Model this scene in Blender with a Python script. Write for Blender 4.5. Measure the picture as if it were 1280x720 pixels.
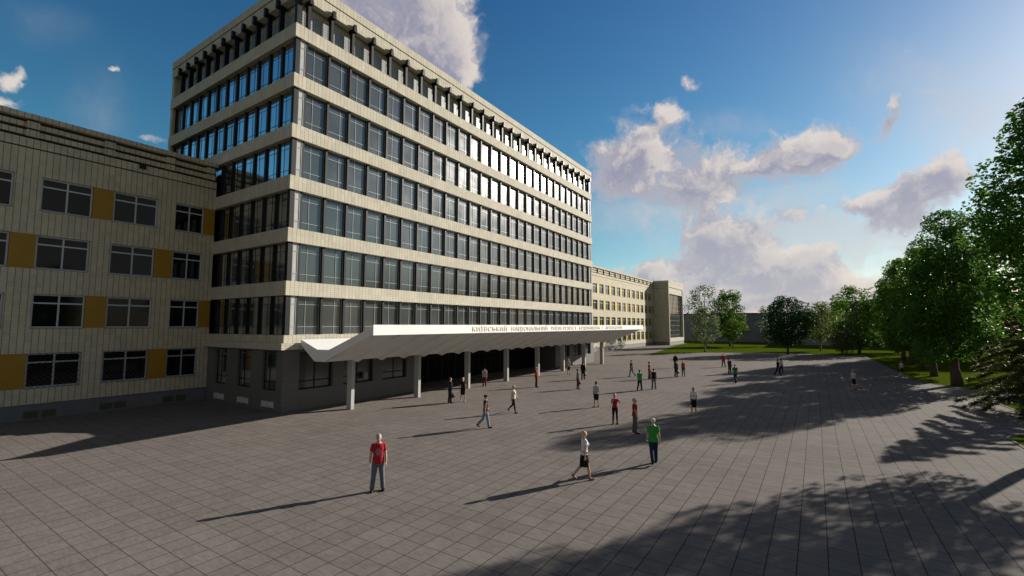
import bpy, bmesh, math, random
import numpy as np
from mathutils import Vector, Matrix, Quaternion

R = math.radians
sc = bpy.context.scene
COL = sc.collection
for o in list(bpy.data.objects):
    bpy.data.objects.remove(o)

# ------------------------------------------------------------------ camera
HEAD = R(33.329)            # heading of the view, measured from +X towards +Y
CAMP = Vector((-16.08, -27.39, 5.30))
cd = bpy.data.cameras.new('camera')
cd.sensor_width = 36.0
cd.lens = 575.6 / 1280 * 36
cd.clip_start = 0.1
cd.clip_end = 9000
cam = bpy.data.objects.new('camera', cd)
COL.objects.link(cam)
cam.location = CAMP
cam.rotation_euler = (R(90 + 4.653), 0, HEAD - R(90))
sc.camera = cam

# ------------------------------------------------------------------ light
SUN_EL = R(20.3)
SUN_H = Vector((0.886, -0.464, 0)).normalized()
SUN = Vector((SUN_H.x * math.cos(SUN_EL), SUN_H.y * math.cos(SUN_EL), math.sin(SUN_EL)))
ld = bpy.data.lights.new('sun', 'SUN')
ld.energy = 5.0
ld.angle = R(0.5)
ld.color = (1.0, 0.93, 0.82)
sun = bpy.data.objects.new('sun', ld)
COL.objects.link(sun)
sun.rotation_euler = SUN.to_track_quat('Z', 'Y').to_euler()
sun.location = (60, -60, 60)

EXPOSURE = 0.58
SKY_STRENGTH = 0.06
sc.view_settings.view_transform = 'Standard'
sc.view_settings.look = 'None'
sc.view_settings.exposure = EXPOSURE
sc.view_settings.gamma = 1.0
sc.view_settings.use_curve_mapping = False
sc.render.engine = 'CYCLES'
sc.cycles.max_bounces = 6
sc.cycles.transparent_max_bounces = 4
sc.cycles.caustics_reflective = False
sc.cycles.caustics_refractive = False


def pix_dir(px, py):
    """world direction seen at a pixel of the 1280x720 photograph (used for cloud bearings)"""
    f = 575.6
    x, yy = (px - 640) / f, (360 - py) / f
    c, s = math.cos(R(4.653)), math.sin(R(4.653))
    fw, up = c - yy * s, s + yy * c
    h = Vector((math.cos(HEAD), math.sin(HEAD), 0))
    r = Vector((math.sin(HEAD), -math.cos(HEAD), 0))
    return (h * fw + r * x + Vector((0, 0, up))).normalized()


# ---- world: Nishita sky with clouds placed by bearing
CLOUDS = [  # px, py, half width, half height, tilt, strength
    (500, 6, 78, 52, -25, 1.25), (552, 55, 40, 40, 0, 1.1), (582, 84, 20, 22, 0, .8), (445, -8, 55, 22, 0, .9),
    (18, 94, 13, 15, 0, .75), (4, 101, 16, 14, 0, .6), (-8, 127, 30, 12, 15, 1.0), (136, 86, 8, 5, 0, .62), (190, 178, 16, 7, 10, .55),
    (868, 110, 18, 10, 35, .72), (838, 144, 30, 11, 10, .85), (822, 163, 22, 8, -20, .75),
    (782, 206, 44, 38, 0, 1.05), (818, 190, 18, 18, 0, .6), (885, 213, 50, 36, 0, 1.0), (840, 238, 60, 18, 0, .5), (750, 190, 12, 8, 0, .5),
    (1012, 190, 52, 32, -14, 1.15), (1044, 187, 20, 10, 0, .7), (960, 206, 34, 10, 5, .75), 
    (1109, 158, 10, 20, 30, .85), (1122, 136, 11, 8, 0, .8), (1166, 118, 15, 12, 0, .62), (1132, 124, 14, 9, -20, .45),
    (1085, 252, 56, 18, -4, 1.0), (1150, 238, 52, 32, -25, 1.1), (1176, 212, 34, 32, -30, 1.05), (1140, 285, 80, 30, 0, .62),
    (905, 302, 62, 40, 20, 1.1), (960, 335, 80, 30, 15, 1.1), (1040, 350, 60, 22, 0, .9), (820, 338, 22, 13, 0, .95),
    (1025, 318, 34, 14, -25, .8), (985, 268, 40, 16, 0, .72), (860, 352, 60, 22, 0, .8), (930, 375, 150, 24, 0, .95), (780, 345, 40, 12, 0, .5),
]
VEILS = [(1205, 118, 120, 55, 15, .5), (915, 158, 55, 16, 0, .22), (120, 150, 26, 60, 25, .14), (860, 262, 130, 36, 0, .6), (1145, 300, 90, 40, 0, .75), (960, 300, 140, 70, 0, .65), (1190, 180, 60, 50, 0, .3), (60, 35, 40, 25, 0, .1), (950, 378, 190, 26, 0, .85), (1000, 290, 70, 30, 0, .5)]
w = bpy.data.worlds.new('World')
sc.world = w
w.use_nodes = True
nt = w.node_tree
for n in list(nt.nodes):
    nt.nodes.remove(n)
N, L = nt.nodes, nt.links


def nd(tree, typ, **kw):
    n = tree.nodes.new(typ)
    for k, v in kw.items():
        setattr(n, k, v)
    return n


def setin(tree, sock, v):
    if isinstance(v, bpy.types.NodeSocket):
        tree.links.new(v, sock)
    else:
        sock.default_value = v


def mth(tree, op, a, b=None, c=None, clamp=False):
    n = nd(tree, 'ShaderNodeMath', operation=op)
    n.use_clamp = clamp
    for i, v in enumerate((a, b, c)):
        if v is not None:
            setin(tree, n.inputs[i], v)
    return n.outputs[0]


def vmth(tree, op, a, b=None, out=0):
    n = nd(tree, 'ShaderNodeVectorMath', operation=op)
    for i, v in enumerate((a, b)):
        if v is not None:
            if op == 'SCALE' and i == 1:
                setin(tree, n.inputs['Scale'], v)
            else:
                setin(tree, n.inputs[i], v)
    return n.outputs['Value'] if op in ('DOT_PRODUCT', 'LENGTH') else n.outputs[0]


def mixc(tree, fac, a, b, mode='MIX'):
    n = nd(tree, 'ShaderNodeMix', data_type='RGBA', blend_type=mode)
    setin(tree, n.inputs[0], fac)
    setin(tree, n.inputs[6], a)
    setin(tree, n.inputs[7], b)
    return n.outputs[2]


def maprange(tree, v, a, b, c=0.0, d=1.0, smooth=False):
    n = nd(tree, 'ShaderNodeMapRange')
    if smooth:
        n.interpolation_type = 'SMOOTHSTEP'
    setin(tree, n.inputs[0], v)
    for i, x in enumerate((a, b, c, d)):
        n.inputs[1 + i].default_value = x
    return n.outputs[0]


sky = nd(nt, 'ShaderNodeTexSky', sky_type='NISHITA', sun_disc=False)
sky.sun_elevation = SUN_EL
sky.sun_rotation = math.atan2(SUN.x, SUN.y)
sky.altitude = 100
sky.air_density = 1.0
sky.dust_density = 0.35
sky.ozone_density = 2.2
tc = nd(nt, 'ShaderNodeTexCoord')
D = vmth(nt, 'NORMALIZE', tc.outputs['Generated'])


def fbm(vec, scale, detail=7, rough=.55, dist=0.0):
    n = nd(nt, 'ShaderNodeTexNoise')
    setin(nt, n.inputs['Vector'], vec)
    n.inputs['Scale'].default_value = scale
    n.inputs['Detail'].default_value = detail
    n.inputs['Roughness'].default_value = rough
    n.inputs['Distortion'].default_value = dist
    return n.outputs['Fac'], n.outputs['Color']


# warp the bearing a little so that the clouds have billowing outlines
_, wc = fbm(D, 9.0, 6, .6)
warp = vmth(nt, 'SCALE', vmth(nt, 'SUBTRACT', wc, (.5, .5, .5)), 0.07)
_, wc2 = fbm(D, 34.0, 6, .6)
warp = vmth(nt, 'ADD', warp, vmth(nt, 'SCALE', vmth(nt, 'SUBTRACT', wc2, (.5, .5, .5)), 0.03))
DW = vmth(nt, 'ADD', D, warp)


def blob_sum(vec, lst=CLOUDS, kf=1.16):
    total = None
    for px, py, a, b, tilt, s in lst:
        c = pix_dir(px, py)
        e = pix_dir(px + 1, py) - c
        u = pix_dir(px, py - 1) - c
        ls = e.length
        e.normalize()
        u = (u - e * u.dot(e)).normalized()
        ct, st = math.cos(R(-tilt)), math.sin(R(-tilt))
        t1, t2 = e * ct + u * st, u * ct - e * st
        t1 = t1 / (a * ls * kf)
        t2 = t2 / (b * ls * kf)
        dx = mth(nt, 'SUBTRACT', vmth(nt, 'DOT_PRODUCT', vec, tuple(t1)), t1.dot(c))
        dy = mth(nt, 'SUBTRACT', vmth(nt, 'DOT_PRODUCT', vec, tuple(t2)), t2.dot(c))
        q = mth(nt, 'MULTIPLY_ADD', dx, dx, mth(nt, 'MULTIPLY', dy, dy))
        g = mth(nt, 'MULTIPLY', mth(nt, 'POWER', 2.718, mth(nt, 'MULTIPLY', q, -1.0)), s)
        total = g if total is None else mth(nt, 'ADD', total, g)
    return total


S0 = blob_sum(DW)
SUNV = tuple(SUN * 0.035 + Vector((0, 0, 0.018)))
S1 = blob_sum(vmth(nt, 'ADD', DW, SUNV))
f0, _ = fbm(DW, 15.0, 9, .62, .2)
f1, _ = fbm(vmth(nt, 'ADD', DW, tuple(Vector(SUNV) * .55)), 15.0, 9, .62, .2)
d0 = mth(nt, 'MULTIPLY_ADD', mth(nt, 'SUBTRACT', f0, .5), 1.9, S0)
dens = maprange(nt, d0, .26, .95, smooth=True)
dens = mth(nt, 'MULTIPLY', dens, maprange(nt, S0, .06, .40, smooth=True))
slope = mth(nt, 'SUBTRACT', mth(nt, 'MINIMUM', S0, 1.3), mth(nt, 'MINIMUM', S1, 1.3))
slope = mth(nt, 'MULTIPLY_ADD', mth(nt, 'SUBTRACT', f0, f1), 2.2, mth(nt, 'MULTIPLY', slope, .75))
veil = blob_sum(DW, VEILS, 1.1)
veil = mth(nt, 'MULTIPLY', veil, maprange(nt, f0, .3, .65, .35, 1.1))
vdom = maprange(nt, mth(nt, 'SUBTRACT', veil, dens), -.2, .3)
dens = mth(nt, 'MAXIMUM', dens, mth(nt, 'MINIMUM', veil, .7))
lit = maprange(nt, slope, -.25, .62, smooth=True)
thin = maprange(nt, d0, .40, 1.15, 1, 0)
litf = mth(nt, 'MAXIMUM', lit, mth(nt, 'MULTIPLY', thin, .6))
litf = mth(nt, 'MULTIPLY', litf, maprange(nt, d0, .85, 1.7, 1.0, .62, smooth=True))
sepz0 = nd(nt, 'ShaderNodeSeparateXYZ')
L.new(D, sepz0.inputs[0])
lowf = maprange(nt, sepz0.outputs[2], .02, .36, 1, 0)
CL_DARK = mixc(nt, lowf, (3.5, 3.45, 4.5, 1), (4.9, 4.8, 5.5, 1))
CL_LIT = (8.6, 7.7, 7.0, 1)
ccol = mixc(nt, litf, CL_DARK, CL_LIT)
ccol = mixc(nt, mth(nt, 'MULTIPLY', vdom, .7), ccol, (7.3, 6.9, 6.8, 1))
sepz = nd(nt, 'ShaderNodeSeparateXYZ')
L.new(D, sepz.inputs[0])
hs = nd(nt, 'ShaderNodeHueSaturation')
L.new(sky.outputs[0], hs.inputs['Color'])
_sz = nd(nt, 'ShaderNodeSeparateXYZ')
L.new(D, _sz.inputs[0])
L.new(maprange(nt, _sz.outputs[2], .08, .66, .470, .505), hs.inputs['Hue'])
hs.inputs['Saturation'].default_value = 1.33
hs.inputs['Value'].default_value = 1.13
skyc = hs.outputs[0]
# unseen cloud added for the light: bright low behind the viewpoint, dark overhead
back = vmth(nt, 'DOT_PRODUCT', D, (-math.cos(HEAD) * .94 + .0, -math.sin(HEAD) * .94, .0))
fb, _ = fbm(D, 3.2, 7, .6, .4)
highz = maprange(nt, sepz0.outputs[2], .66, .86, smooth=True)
added_bank = mth(nt, 'MULTIPLY', maprange(nt, back, -.05, .35, smooth=True), maprange(nt, fb, .30, .52, smooth=True))
added_bank = mth(nt, 'MAXIMUM', added_bank, mth(nt, 'MULTIPLY', highz, maprange(nt, fb, .26, .44, smooth=True)))
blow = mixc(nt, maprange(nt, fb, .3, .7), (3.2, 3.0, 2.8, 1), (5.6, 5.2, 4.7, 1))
bhigh = mixc(nt, maprange(nt, fb, .3, .7), (.45, .45, .5, 1), (1.2, 1.15, 1.1, 1))  # added overhead cloud kept dark to deepen ground shade
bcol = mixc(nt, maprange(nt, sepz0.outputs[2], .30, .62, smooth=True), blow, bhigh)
skyc = mixc(nt, mth(nt, 'MULTIPLY', added_bank, .95), skyc, bcol)
full = mixc(nt, mth(nt, 'MULTIPLY', dens, .93), skyc, ccol)
bg = nd(nt, 'ShaderNodeBackground')
L.new(full, bg.inputs[0])
bg.inputs[1].default_value = SKY_STRENGTH
wo = nd(nt, 'ShaderNodeOutputWorld')
L.new(bg.outputs[0], wo.inputs[0])

# ------------------------------------------------------------------ helpers
rnd = random.Random(11)


class MB:
    """collects boxes, prisms and tubes; build() links them as ONE mesh object"""

    def __init__(self):
        self.v, self.f, self.m = [], [], []
        self.smooth = []

    def quad(self, pts, mi=0):
        i = len(self.v)
        self.v += [tuple(p) for p in pts]
        self.f.append(tuple(range(i, i + len(pts))))
        self.m.append(mi)
        self.smooth.append(False)

    def box(self, x0, x1, y0, y1, z0, z1, mi=0):
        i = len(self.v)
        self.v += [(x0, y0, z0), (x1, y0, z0), (x1, y1, z0), (x0, y1, z0), (x0, y0, z1), (x1, y0, z1), (x1, y1, z1), (x0, y1, z1)]
        for q in ((0, 3, 2, 1), (4, 5, 6, 7), (0, 1, 5, 4), (1, 2, 6, 5), (2, 3, 7, 6), (3, 0, 4, 7)):
            self.f.append(tuple(i + k for k in q))
            self.m.append(mi)
            self.smooth.append(False)

    def ring(self, x0, x1, y0, y1, t, z0, z1, mi=0):
        """rectangular ring wall of thickness t"""
        i = len(self.v)
        o = [(x0, y0), (x1, y0), (x1, y1), (x0, y1)]
        n = [(x0 + t, y0 + t), (x1 - t, y0 + t), (x1 - t, y1 - t), (x0 + t, y1 - t)]
        for z in (z0, z1):
            self.v += [(a, b, z) for a, b in o] + [(a, b, z) for a, b in n]
        for k in range(4):
            j = (k + 1) % 4
            for q in ((i + k, i + j, i + 8 + j, i + 8 + k), (i + 4 + j, i + 4 + k, i + 12 + k, i + 12 + j),
                      (i + 8 + k, i + 8 + j, i + 12 + j, i + 12 + k), (i + j, i + k, i + 4 + k, i + 4 + j)):
                self.f.append(q)
                self.m.append(mi)
                self.smooth.append(False)

    def loft(self, pts, rad, side=(1, 0, 0), n=12, mi=0):
        """closed tube through pts; rad = list of (ra, rb), ra along 'side'"""
        pts = [Vector(p) for p in pts]
        side = Vector(side)
        i0 = len(self.v)
        for k, p in enumerate(pts):
            a = pts[max(0, k - 1)]
            b = pts[min(len(pts) - 1, k + 1)]
            t = (b - a).normalized()
            s = side - t * side.dot(t)
            if s.length < 1e-4:
                s = Vector((0, 1, 0)) - t * t.y
            s.normalize()
            q = t.cross(s)
            ra, rb = rad[k] if isinstance(rad[k], tuple) else (rad[k], rad[k])
            for j in range(n):
                an = 2 * math.pi * j / n
                self.v.append(tuple(p + s * (ra * math.cos(an)) + q * (rb * math.sin(an))))
        for k in range(len(pts) - 1):
            for j in range(n):
                jj = (j + 1) % n
                self.f.append((i0 + k * n + j, i0 + k * n + jj, i0 + (k + 1) * n + jj, i0 + (k + 1) * n + j))
                self.m.append(mi)
                self.smooth.append(True)
        self.f.append(tuple(i0 + j for j in reversed(range(n))))
        self.f.append(tuple(i0 + (len(pts) - 1) * n + j for j in range(n)))
        self.m += [mi, mi]
        self.smooth += [False, False]

    def ell(self, c, r, n=14, m=9, rot=None, mi=0):
        c = Vector(c)
        i0 = len(self.v)
        rows = []
        for a in range(m + 1):
            ph = math.pi * a / m
            if a in (0, m):
                p = Vector((0, 0, r[2] * math.cos(ph)))
                if rot:
                    p = rot @ p
                self.v.append(tuple(c + p))
                rows.append([len(self.v) - 1])
            else:
                row = []
                for b in range(n):
                    th = 2 * math.pi * b / n
                    p = Vector((r[0] * math.sin(ph) * math.cos(th), r[1] * math.sin(ph) * math.sin(th), r[2] * math.cos(ph)))
                    if rot:
                        p = rot @ p
                    self.v.append(tuple(c + p))
                    row.append(len(self.v) - 1)
                rows.append(row)
        for a in range(m):
            A, B = rows[a], rows[a + 1]
            for b in range(n):
                bb = (b + 1) % n
                if len(A) == 1:
                    q = (A[0], B[b], B[bb])
                elif len(B) == 1:
                    q = (A[b], B[0], A[bb])
                else:
                    q = (A[b], B[b], B[bb], A[bb])
                self.f.append(q)
                self.m.append(mi)
                self.smooth.append(True)

    def mesh(self, name, mats):
        me = bpy.data.meshes.new(name)
        me.from_pydata(self.v, [], self.f)
        for mt in (mats if isinstance(mats, (list, tuple)) else [mats]):
            me.materials.append(mt)
        me.polygons.foreach_set('material_index', self.m)
        me.polygons.foreach_set('use_smooth', self.smooth)
        me.update()
        return me

    def build(self, name, mats, parent=None):
        o = bpy.data.objects.new(name, self.mesh(name, mats))
        COL.objects.link(o)
        if parent:
            o.parent = parent
        return o


def tag(o, label=None, cat=None, group=None, kind=None):
    if label:
        o['label'] = label
    if cat:
        o['category'] = cat
    if group:
        o['group'] = group
    if kind:
        o['kind'] = kind
    return o


def thing(name, label, cat, loc=(0, 0, 0), rz=0, group=None):
    o = bpy.data.objects.new(name, None)
    COL.objects.link(o)
    o.location = loc
    o.rotation_euler = (0, 0, rz)
    o.empty_display_size = .3
    return tag(o, label, cat, group)


def link(name, me, parent=None, loc=None):
    o = bpy.data.objects.new(name, me)
    COL.objects.link(o)
    if parent:
        o.parent = parent
    if loc:
        o.location = loc
    return o


# ------------------------------------------------------------------ materials
def mat(name, col=(.5, .5, .5), rough=.6, metal=0.0, spec=.5, ior=None):
    m = bpy.data.materials.new(name)
    m.use_nodes = True
    b = m.node_tree.nodes['Principled BSDF']
    b.inputs['Base Color'].default_value = (*col, 1)
    b.inputs['Roughness'].default_value = rough
    b.inputs['Metallic'].default_value = metal
    b.inputs['Specular IOR Level'].default_value = spec
    if ior:
        b.inputs['IOR'].default_value = ior
    return m, m.node_tree, b


def noise(t, vec, scale, detail=4, rough=.55):
    n = nd(t, 'ShaderNodeTexNoise')
    if vec is not None:
        t.links.new(vec, n.inputs['Vector'])
    n.inputs['Scale'].default_value = scale
    n.inputs['Detail'].default_value = detail
    n.inputs['Roughness'].default_value = rough
    return n.outputs['Fac']


def bump(t, b, h, dist=.02, strength=.5):
    n = nd(t, 'ShaderNodeBump')
    n.inputs['Distance'].default_value = dist
    n.inputs['Strength'].default_value = strength
    t.links.new(h, n.inputs['Height'])
    t.links.new(n.outputs[0], b.inputs['Normal'])


def wallcoord(t):
    """(x+y, z) of the world position: runs along any axis-aligned wall"""
    g = nd(t, 'ShaderNodeNewGeometry')
    s = nd(t, 'ShaderNodeSeparateXYZ')
    t.links.new(g.outputs['Position'], s.inputs[0])
    u = mth(t, 'ADD', s.outputs[0], s.outputs[1])
    return u, s.outputs[2], g.outputs['Position']


def joint(t, u, period, width, phase=0.0):
    """1 in the joint, 0 on the tile"""
    a = mth(t, 'PINGPONG', mth(t, 'ADD', u, phase), period / 2)
    return mth(t, 'LESS_THAN', a, width / 2)


def tile_mat(name, col, tw, th, vdark, hdark):
    m, t, b = mat(name, col, .7, spec=.12)
    u, z, P = wallcoord(t)
    jv = joint(t, u, tw, .028)
    jh = joint(t, z, th, .014)
    cell = nd(t, 'ShaderNodeCombineXYZ')
    t.links.new(mth(t, 'FLOOR', mth(t, 'DIVIDE', u, tw)), cell.inputs[0])
    t.links.new(mth(t, 'FLOOR', mth(t, 'DIVIDE', z, th * 4)), cell.inputs[1])
    wn = nd(t, 'ShaderNodeTexWhiteNoise', noise_dimensions='3D')
    t.links.new(cell.outputs[0], wn.inputs[0])
    var = maprange(t, wn.outputs[0], 0, 1, .90, 1.05)
    dirt = maprange(t, noise(t, P, .9, 6, .65), .3, .75, 1.03, .86)
    c = mixc(t, 1.0, (*col, 1), mixc(t, 0.0, (1, 1, 1, 1), (1, 1, 1, 1)), 'MULTIPLY')
    v = nd(t, 'ShaderNodeHueSaturation')
    t.links.new(c, v.inputs['Color'])
    t.links.new(mth(t, 'MULTIPLY', var, dirt), v.inputs['Value'])
    c = mixc(t, mth(t, 'MULTIPLY', jh, 1 - hdark), v.outputs[0], (0.05, .045, .04, 1))
    c = mixc(t, mth(t, 'MULTIPLY', jv, 1 - vdark), c, (0.03, .028, .025, 1))
    t.links.new(c, b.inputs['Base Color'])
    j = mth(t, 'MAXIMUM', jv, jh)
    bump(t, b, mth(t, 'SUBTRACT', 1.0, j), .01, .6)
    return m


TILE = tile_mat('cream_tile', (.585, .525, .39), .287, .098, .28, .45)
TILE_T = tile_mat('cream_tile_small', (.535, .495, .395), .29, .145, .45, .6)


def stone_mat():
    m, t, b = mat('grey_stone', (.16, .155, .15), .5, spec=.4)
    u, z, P = wallcoord(t)
    j = mth(t, 'MAXIMUM', joint(t, u, 1.2, .012), joint(t, z, .62, .012))
    n = noise(t, P, 6, 6, .7)
    c = mixc(t, n, (.10, .097, .097, 1), (.16, .156, .148, 1))
    c = mixc(t, mth(t, 'MULTIPLY', j, .7), c, (.03, .03, .03, 1))
    t.links.new(c, b.inputs['Base Color'])
    bump(t, b, mth(t, 'SUBTRACT', 1.0, j), .01, .5)
    return m


STONE = stone_mat()


def simple(name, col, rough=.5, spec=.5, metal=0.0, var=.12, scale=3.0):
    m, t, b = mat(name, col, rough, metal, spec)
    g = nd(t, 'ShaderNodeNewGeometry')
    n = noise(t, g.outputs['Position'], scale, 5, .6)
    h = nd(t, 'ShaderNodeHueSaturation')
    h.inputs['Color'].default_value = (*col, 1)
    t.links.new(maprange(t, n, .25, .75, 1 - var, 1 + var), h.inputs['Value'])
    t.links.new(h.outputs[0], b.inputs['Base Color'])
    t.links.new(maprange(t, n, .25, .75, rough * .9, min(1, rough * 1.12)), b.inputs['Roughness'])
    return m


BLACK = simple('black_metal', (.006, .006, .007), .5, .25)
DARKGROOVE = simple('dark_groove', (.03, .028, .025), .8)
WHITE = simple('white_paint', (.80, .80, .79), .5, .4, var=.05, scale=1.2)
WHITE_C = simple('canopy_paint', (.78, .775, .76), .55, .35, var=.05, scale=.8)
FRAME = simple('white_frame', (.42, .46, .50), .4, .5, var=.06)
FRAMEG = simple('pale_aluminium', (.27, .285, .285), .38, .5, var=.06)
COLM = simple('column_paint', (.40, .40, .385), .55, .35, var=.06, scale=1.5)
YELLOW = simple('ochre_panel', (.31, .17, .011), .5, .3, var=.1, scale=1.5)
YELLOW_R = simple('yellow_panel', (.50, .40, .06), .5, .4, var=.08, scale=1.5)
PALEGLASS = simple('pale_blind', (.42, .42, .40), .25, .5, var=.1)
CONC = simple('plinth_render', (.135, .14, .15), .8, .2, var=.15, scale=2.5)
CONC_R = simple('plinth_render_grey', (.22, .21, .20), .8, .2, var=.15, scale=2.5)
ROOF = simple('roof_felt', (.08, .08, .08), .9, .2)
GOLD = simple('gold_lettering', (.80, .73, .50), .4, .5, var=.05)
VENTW = simple('vent_white', (.50, .49, .46), .5, .4)
VENTD = simple('vent_green', (.06, .07, .03), .6, .4)
BOXG = simple('grey_box', (.22, .22, .21), .5)


def glass_mat(name, col, rough, ior, tint=(1, 1, 1)):
    m, t, b = mat(name, col, rough, 0, .5, ior)
    g = nd(t, 'ShaderNodeNewGeometry')
    n = noise(t, g.outputs['Position'], .55, 3, .5)
    wn = nd(t, 'ShaderNodeNewGeometry')
    t.links.new(maprange(t, n, .3, .7, rough * .8, rough * 1.25), b.inputs['Roughness'])
    h = nd(t, 'ShaderNodeHueSaturation')
    h.inputs['Color'].default_value = (*col, 1)
    t.links.new(maprange(t, wn.outputs['Random Per Island'], 0, 1, .75, 1.2), h.inputs['Value'])
    t.links.new(h.outputs[0], b.inputs['Base Color'])
    b.inputs['Specular Tint'].default_value = (*tint, 1)
    return m


GL_FRONT = glass_mat('facade_glass', (.048, .055, .053), .155, 1.85)
GL_SIDE = glass_mat('side_glass', (.012, .014, .016), .10, 5.0, (.9, .95, 1))
_b = GL_SIDE.node_tree.nodes['Principled BSDF']
_b.inputs['Metallic'].default_value = .95
_h = _b.inputs['Base Color'].links[0].from_node
_h.inputs['Color'].default_value = (.62, .64, .66, 1)
GL_WING = glass_mat('window_glass', (.003, .004, .006), .06, 1.33)
GL_WINGR = glass_mat('window_glass_curtained', (.05, .04, .032), .08, 1.5)
GL_DOOR = glass_mat('dark_door_glass', (.003, .003, .004), .5, 1.15)
GL_END = glass_mat('curtain_wall_glass', (.035, .04, .04), .05, 1.9)


def lattice_mat():
    m, t, b = mat('glass_block', (.3, .31, .31), .35, spec=.5)
    u, z, P = wallcoord(t)
    j = mth(t, 'MAXIMUM', joint(t, u, .205, .035), joint(t, z, .205, .035))
    n = noise(t, P, 5, 3)
    c = mixc(t, n, (.26, .28, .28, 1), (.40, .42, .41, 1))
    c = mixc(t, j, c, (.11, .115, .115, 1))
    t.links.new(c, b.inputs['Base Color'])
    bump(t, b, mth(t, 'SUBTRACT', 1.0, j), .015, .7)
    return m


LATTICE = lattice_mat()


def paving_mat():
    m, t, b = mat('paving', (.13, .12, .11), .9, spec=.06)
    g = nd(t, 'ShaderNodeNewGeometry')
    s = nd(t, 'ShaderNodeSeparateXYZ')
    t.links.new(g.outputs['Position'], s.inputs[0])
    P = .585
    x = mth(t, 'ADD', s.outputs[0], 8.745)
    y = mth(t, 'ADD', s.outputs[1], 16.86)
    jx = mth(t, 'LESS_THAN', mth(t, 'PINGPONG', x, P / 2), .0105)
    jy = mth(t, 'LESS_THAN', mth(t, 'PINGPONG', y, P / 2), .0115)
    cell = nd(t, 'ShaderNodeCombineXYZ')
    t.links.new(mth(t, 'FLOOR', mth(t, 'DIVIDE', x, P)), cell.inputs[0])
    t.links.new(mth(t, 'FLOOR', mth(t, 'DIVIDE', y, P)), cell.inputs[1])
    wn = nd(t, 'ShaderNodeTexWhiteNoise', noise_dimensions='3D')
    t.links.new(cell.outputs[0], wn.inputs[0])
    # brushed streaks running along Y, shifted from slab to slab
    off = vmth(t, 'SCALE', wn.outputs['Color'], 7.0)
    sv = nd(t, 'ShaderNodeVectorMath', operation='MULTIPLY_ADD')
    t.links.new(g.outputs['Position'], sv.inputs[0])
    sv.inputs[1].default_value = (9.0, 2.2, 1)
    t.links.new(off, sv.inputs[2])
    st = noise(t, sv.outputs[0], 1.6, 6, .62)
    big = noise(t, g.outputs['Position'], .22, 5, .6)
    med = noise(t, g.outputs['Position'], 1.3, 4, .6)
    c = mixc(t, maprange(t, st, .3, .7), (.152, .136, .125, 1), (.217, .193, .178, 1))
    h = nd(t, 'ShaderNodeHueSaturation')
    t.links.new(c, h.inputs['Color'])
    v = mth(t, 'MULTIPLY', maprange(t, wn.outputs[0], 0, 1, .93, 1.06), maprange(t, big, .3, .7, .90, 1.08))
    v = mth(t, 'MULTIPLY', v, maprange(t, med, .3, .7, .95, 1.04))
    t.links.new(v, h.inputs['Value'])
    c = mixc(t, mth(t, 'MULTIPLY', jx, .75), h.outputs[0], (.035, .031, .028, 1))
    c = mixc(t, mth(t, 'MULTIPLY', jy, .85), c, (.025, .022, .02, 1))
    t.links.new(c, b.inputs['Base Color'])
    t.links.new(maprange(t, st, .3, .7, .85, 1.0), b.inputs['Roughness'])
    hgt = mth(t, 'SUBTRACT', mth(t, 'MULTIPLY', st, .3), mth(t, 'MAXIMUM', jx, jy))
    bump(t, b, hgt, .006, .5)
    return m


PAVING = paving_mat()


KERB = simple('kerb_stone', (.13, .12, .11), .9, .1, var=.2)


def grass_mat():
    m, t, b = mat('grass', (.06, .10, .02), 1.0, spec=.0)
    g = nd(t, 'ShaderNodeNewGeometry')
    a = noise(t, g.outputs['Position'], .35, 5, .65)
    f = noise(t, g.outputs['Position'], 9, 4, .7)
    c = mixc(t, a, (.055, .085, .006, 1), (.10, .135, .012, 1))
    c = mixc(t, maprange(t, f, .35, .7, 0, .55), c, (.03, .05, .006, 1))
    t.links.new(c, b.inputs['Base Color'])
    bump(t, b, f, .06, .9)
    return m


GRASS = grass_mat()


def leaf_mat(name, c1, c2, trans=.3):
    m = bpy.data.materials.new(name)
    m.use_nodes = True
    t = m.node_tree
    b = t.nodes['Principled BSDF']
    out = t.nodes['Material Output']
    g = nd(t, 'ShaderNodeNewGeometry')
    c = mixc(t, g.outputs['Random Per Island'], (*c1, 1), (*c2, 1))
    t.links.new(c, b.inputs['Base Color'])
    b.inputs['Roughness'].default_value = .5
    b.inputs['Specular IOR Level'].default_value = .10
    tr = nd(t, 'ShaderNodeBsdfTranslucent')
    h = nd(t, 'ShaderNodeHueSaturation')
    t.links.new(c, h.inputs['Color'])
    h.inputs['Hue'].default_value = .485
    h.inputs['Value'].default_value = 1.3
    t.links.new(h.outputs[0], tr.inputs[0])
    mx = nd(t, 'ShaderNodeMixShader')
    mx.inputs[0].default_value = trans
    t.links.new(b.outputs[0], mx.inputs[1])
    t.links.new(tr.outputs[0], mx.inputs[2])
    t.links.new(mx.outputs[0], out.inputs[0])
    return m


LF_DEEP = leaf_mat('leaf_deep', (.038, .11, .014), (.085, .20, .03), .38)
LF_MID = leaf_mat('leaf_mid', (.055, .135, .014), (.11, .22, .03), .38)
LF_PALE = leaf_mat('leaf_pale', (.085, .13, .055), (.15, .20, .09))
LF_BRIGHT = leaf_mat('leaf_bright', (.05, .13, .012), (.11, .22, .025))
LF_DARK = leaf_mat('leaf_dark', (.016, .055, .018), (.035, .095, .028), .2)
LF_OLIVE = leaf_mat('leaf_olive', (.07, .105, .022), (.14, .18, .05), .38)
LF_NEEDLE = leaf_mat('needle', (.045, .058, .016), (.095, .11, .036), .3)


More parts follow.
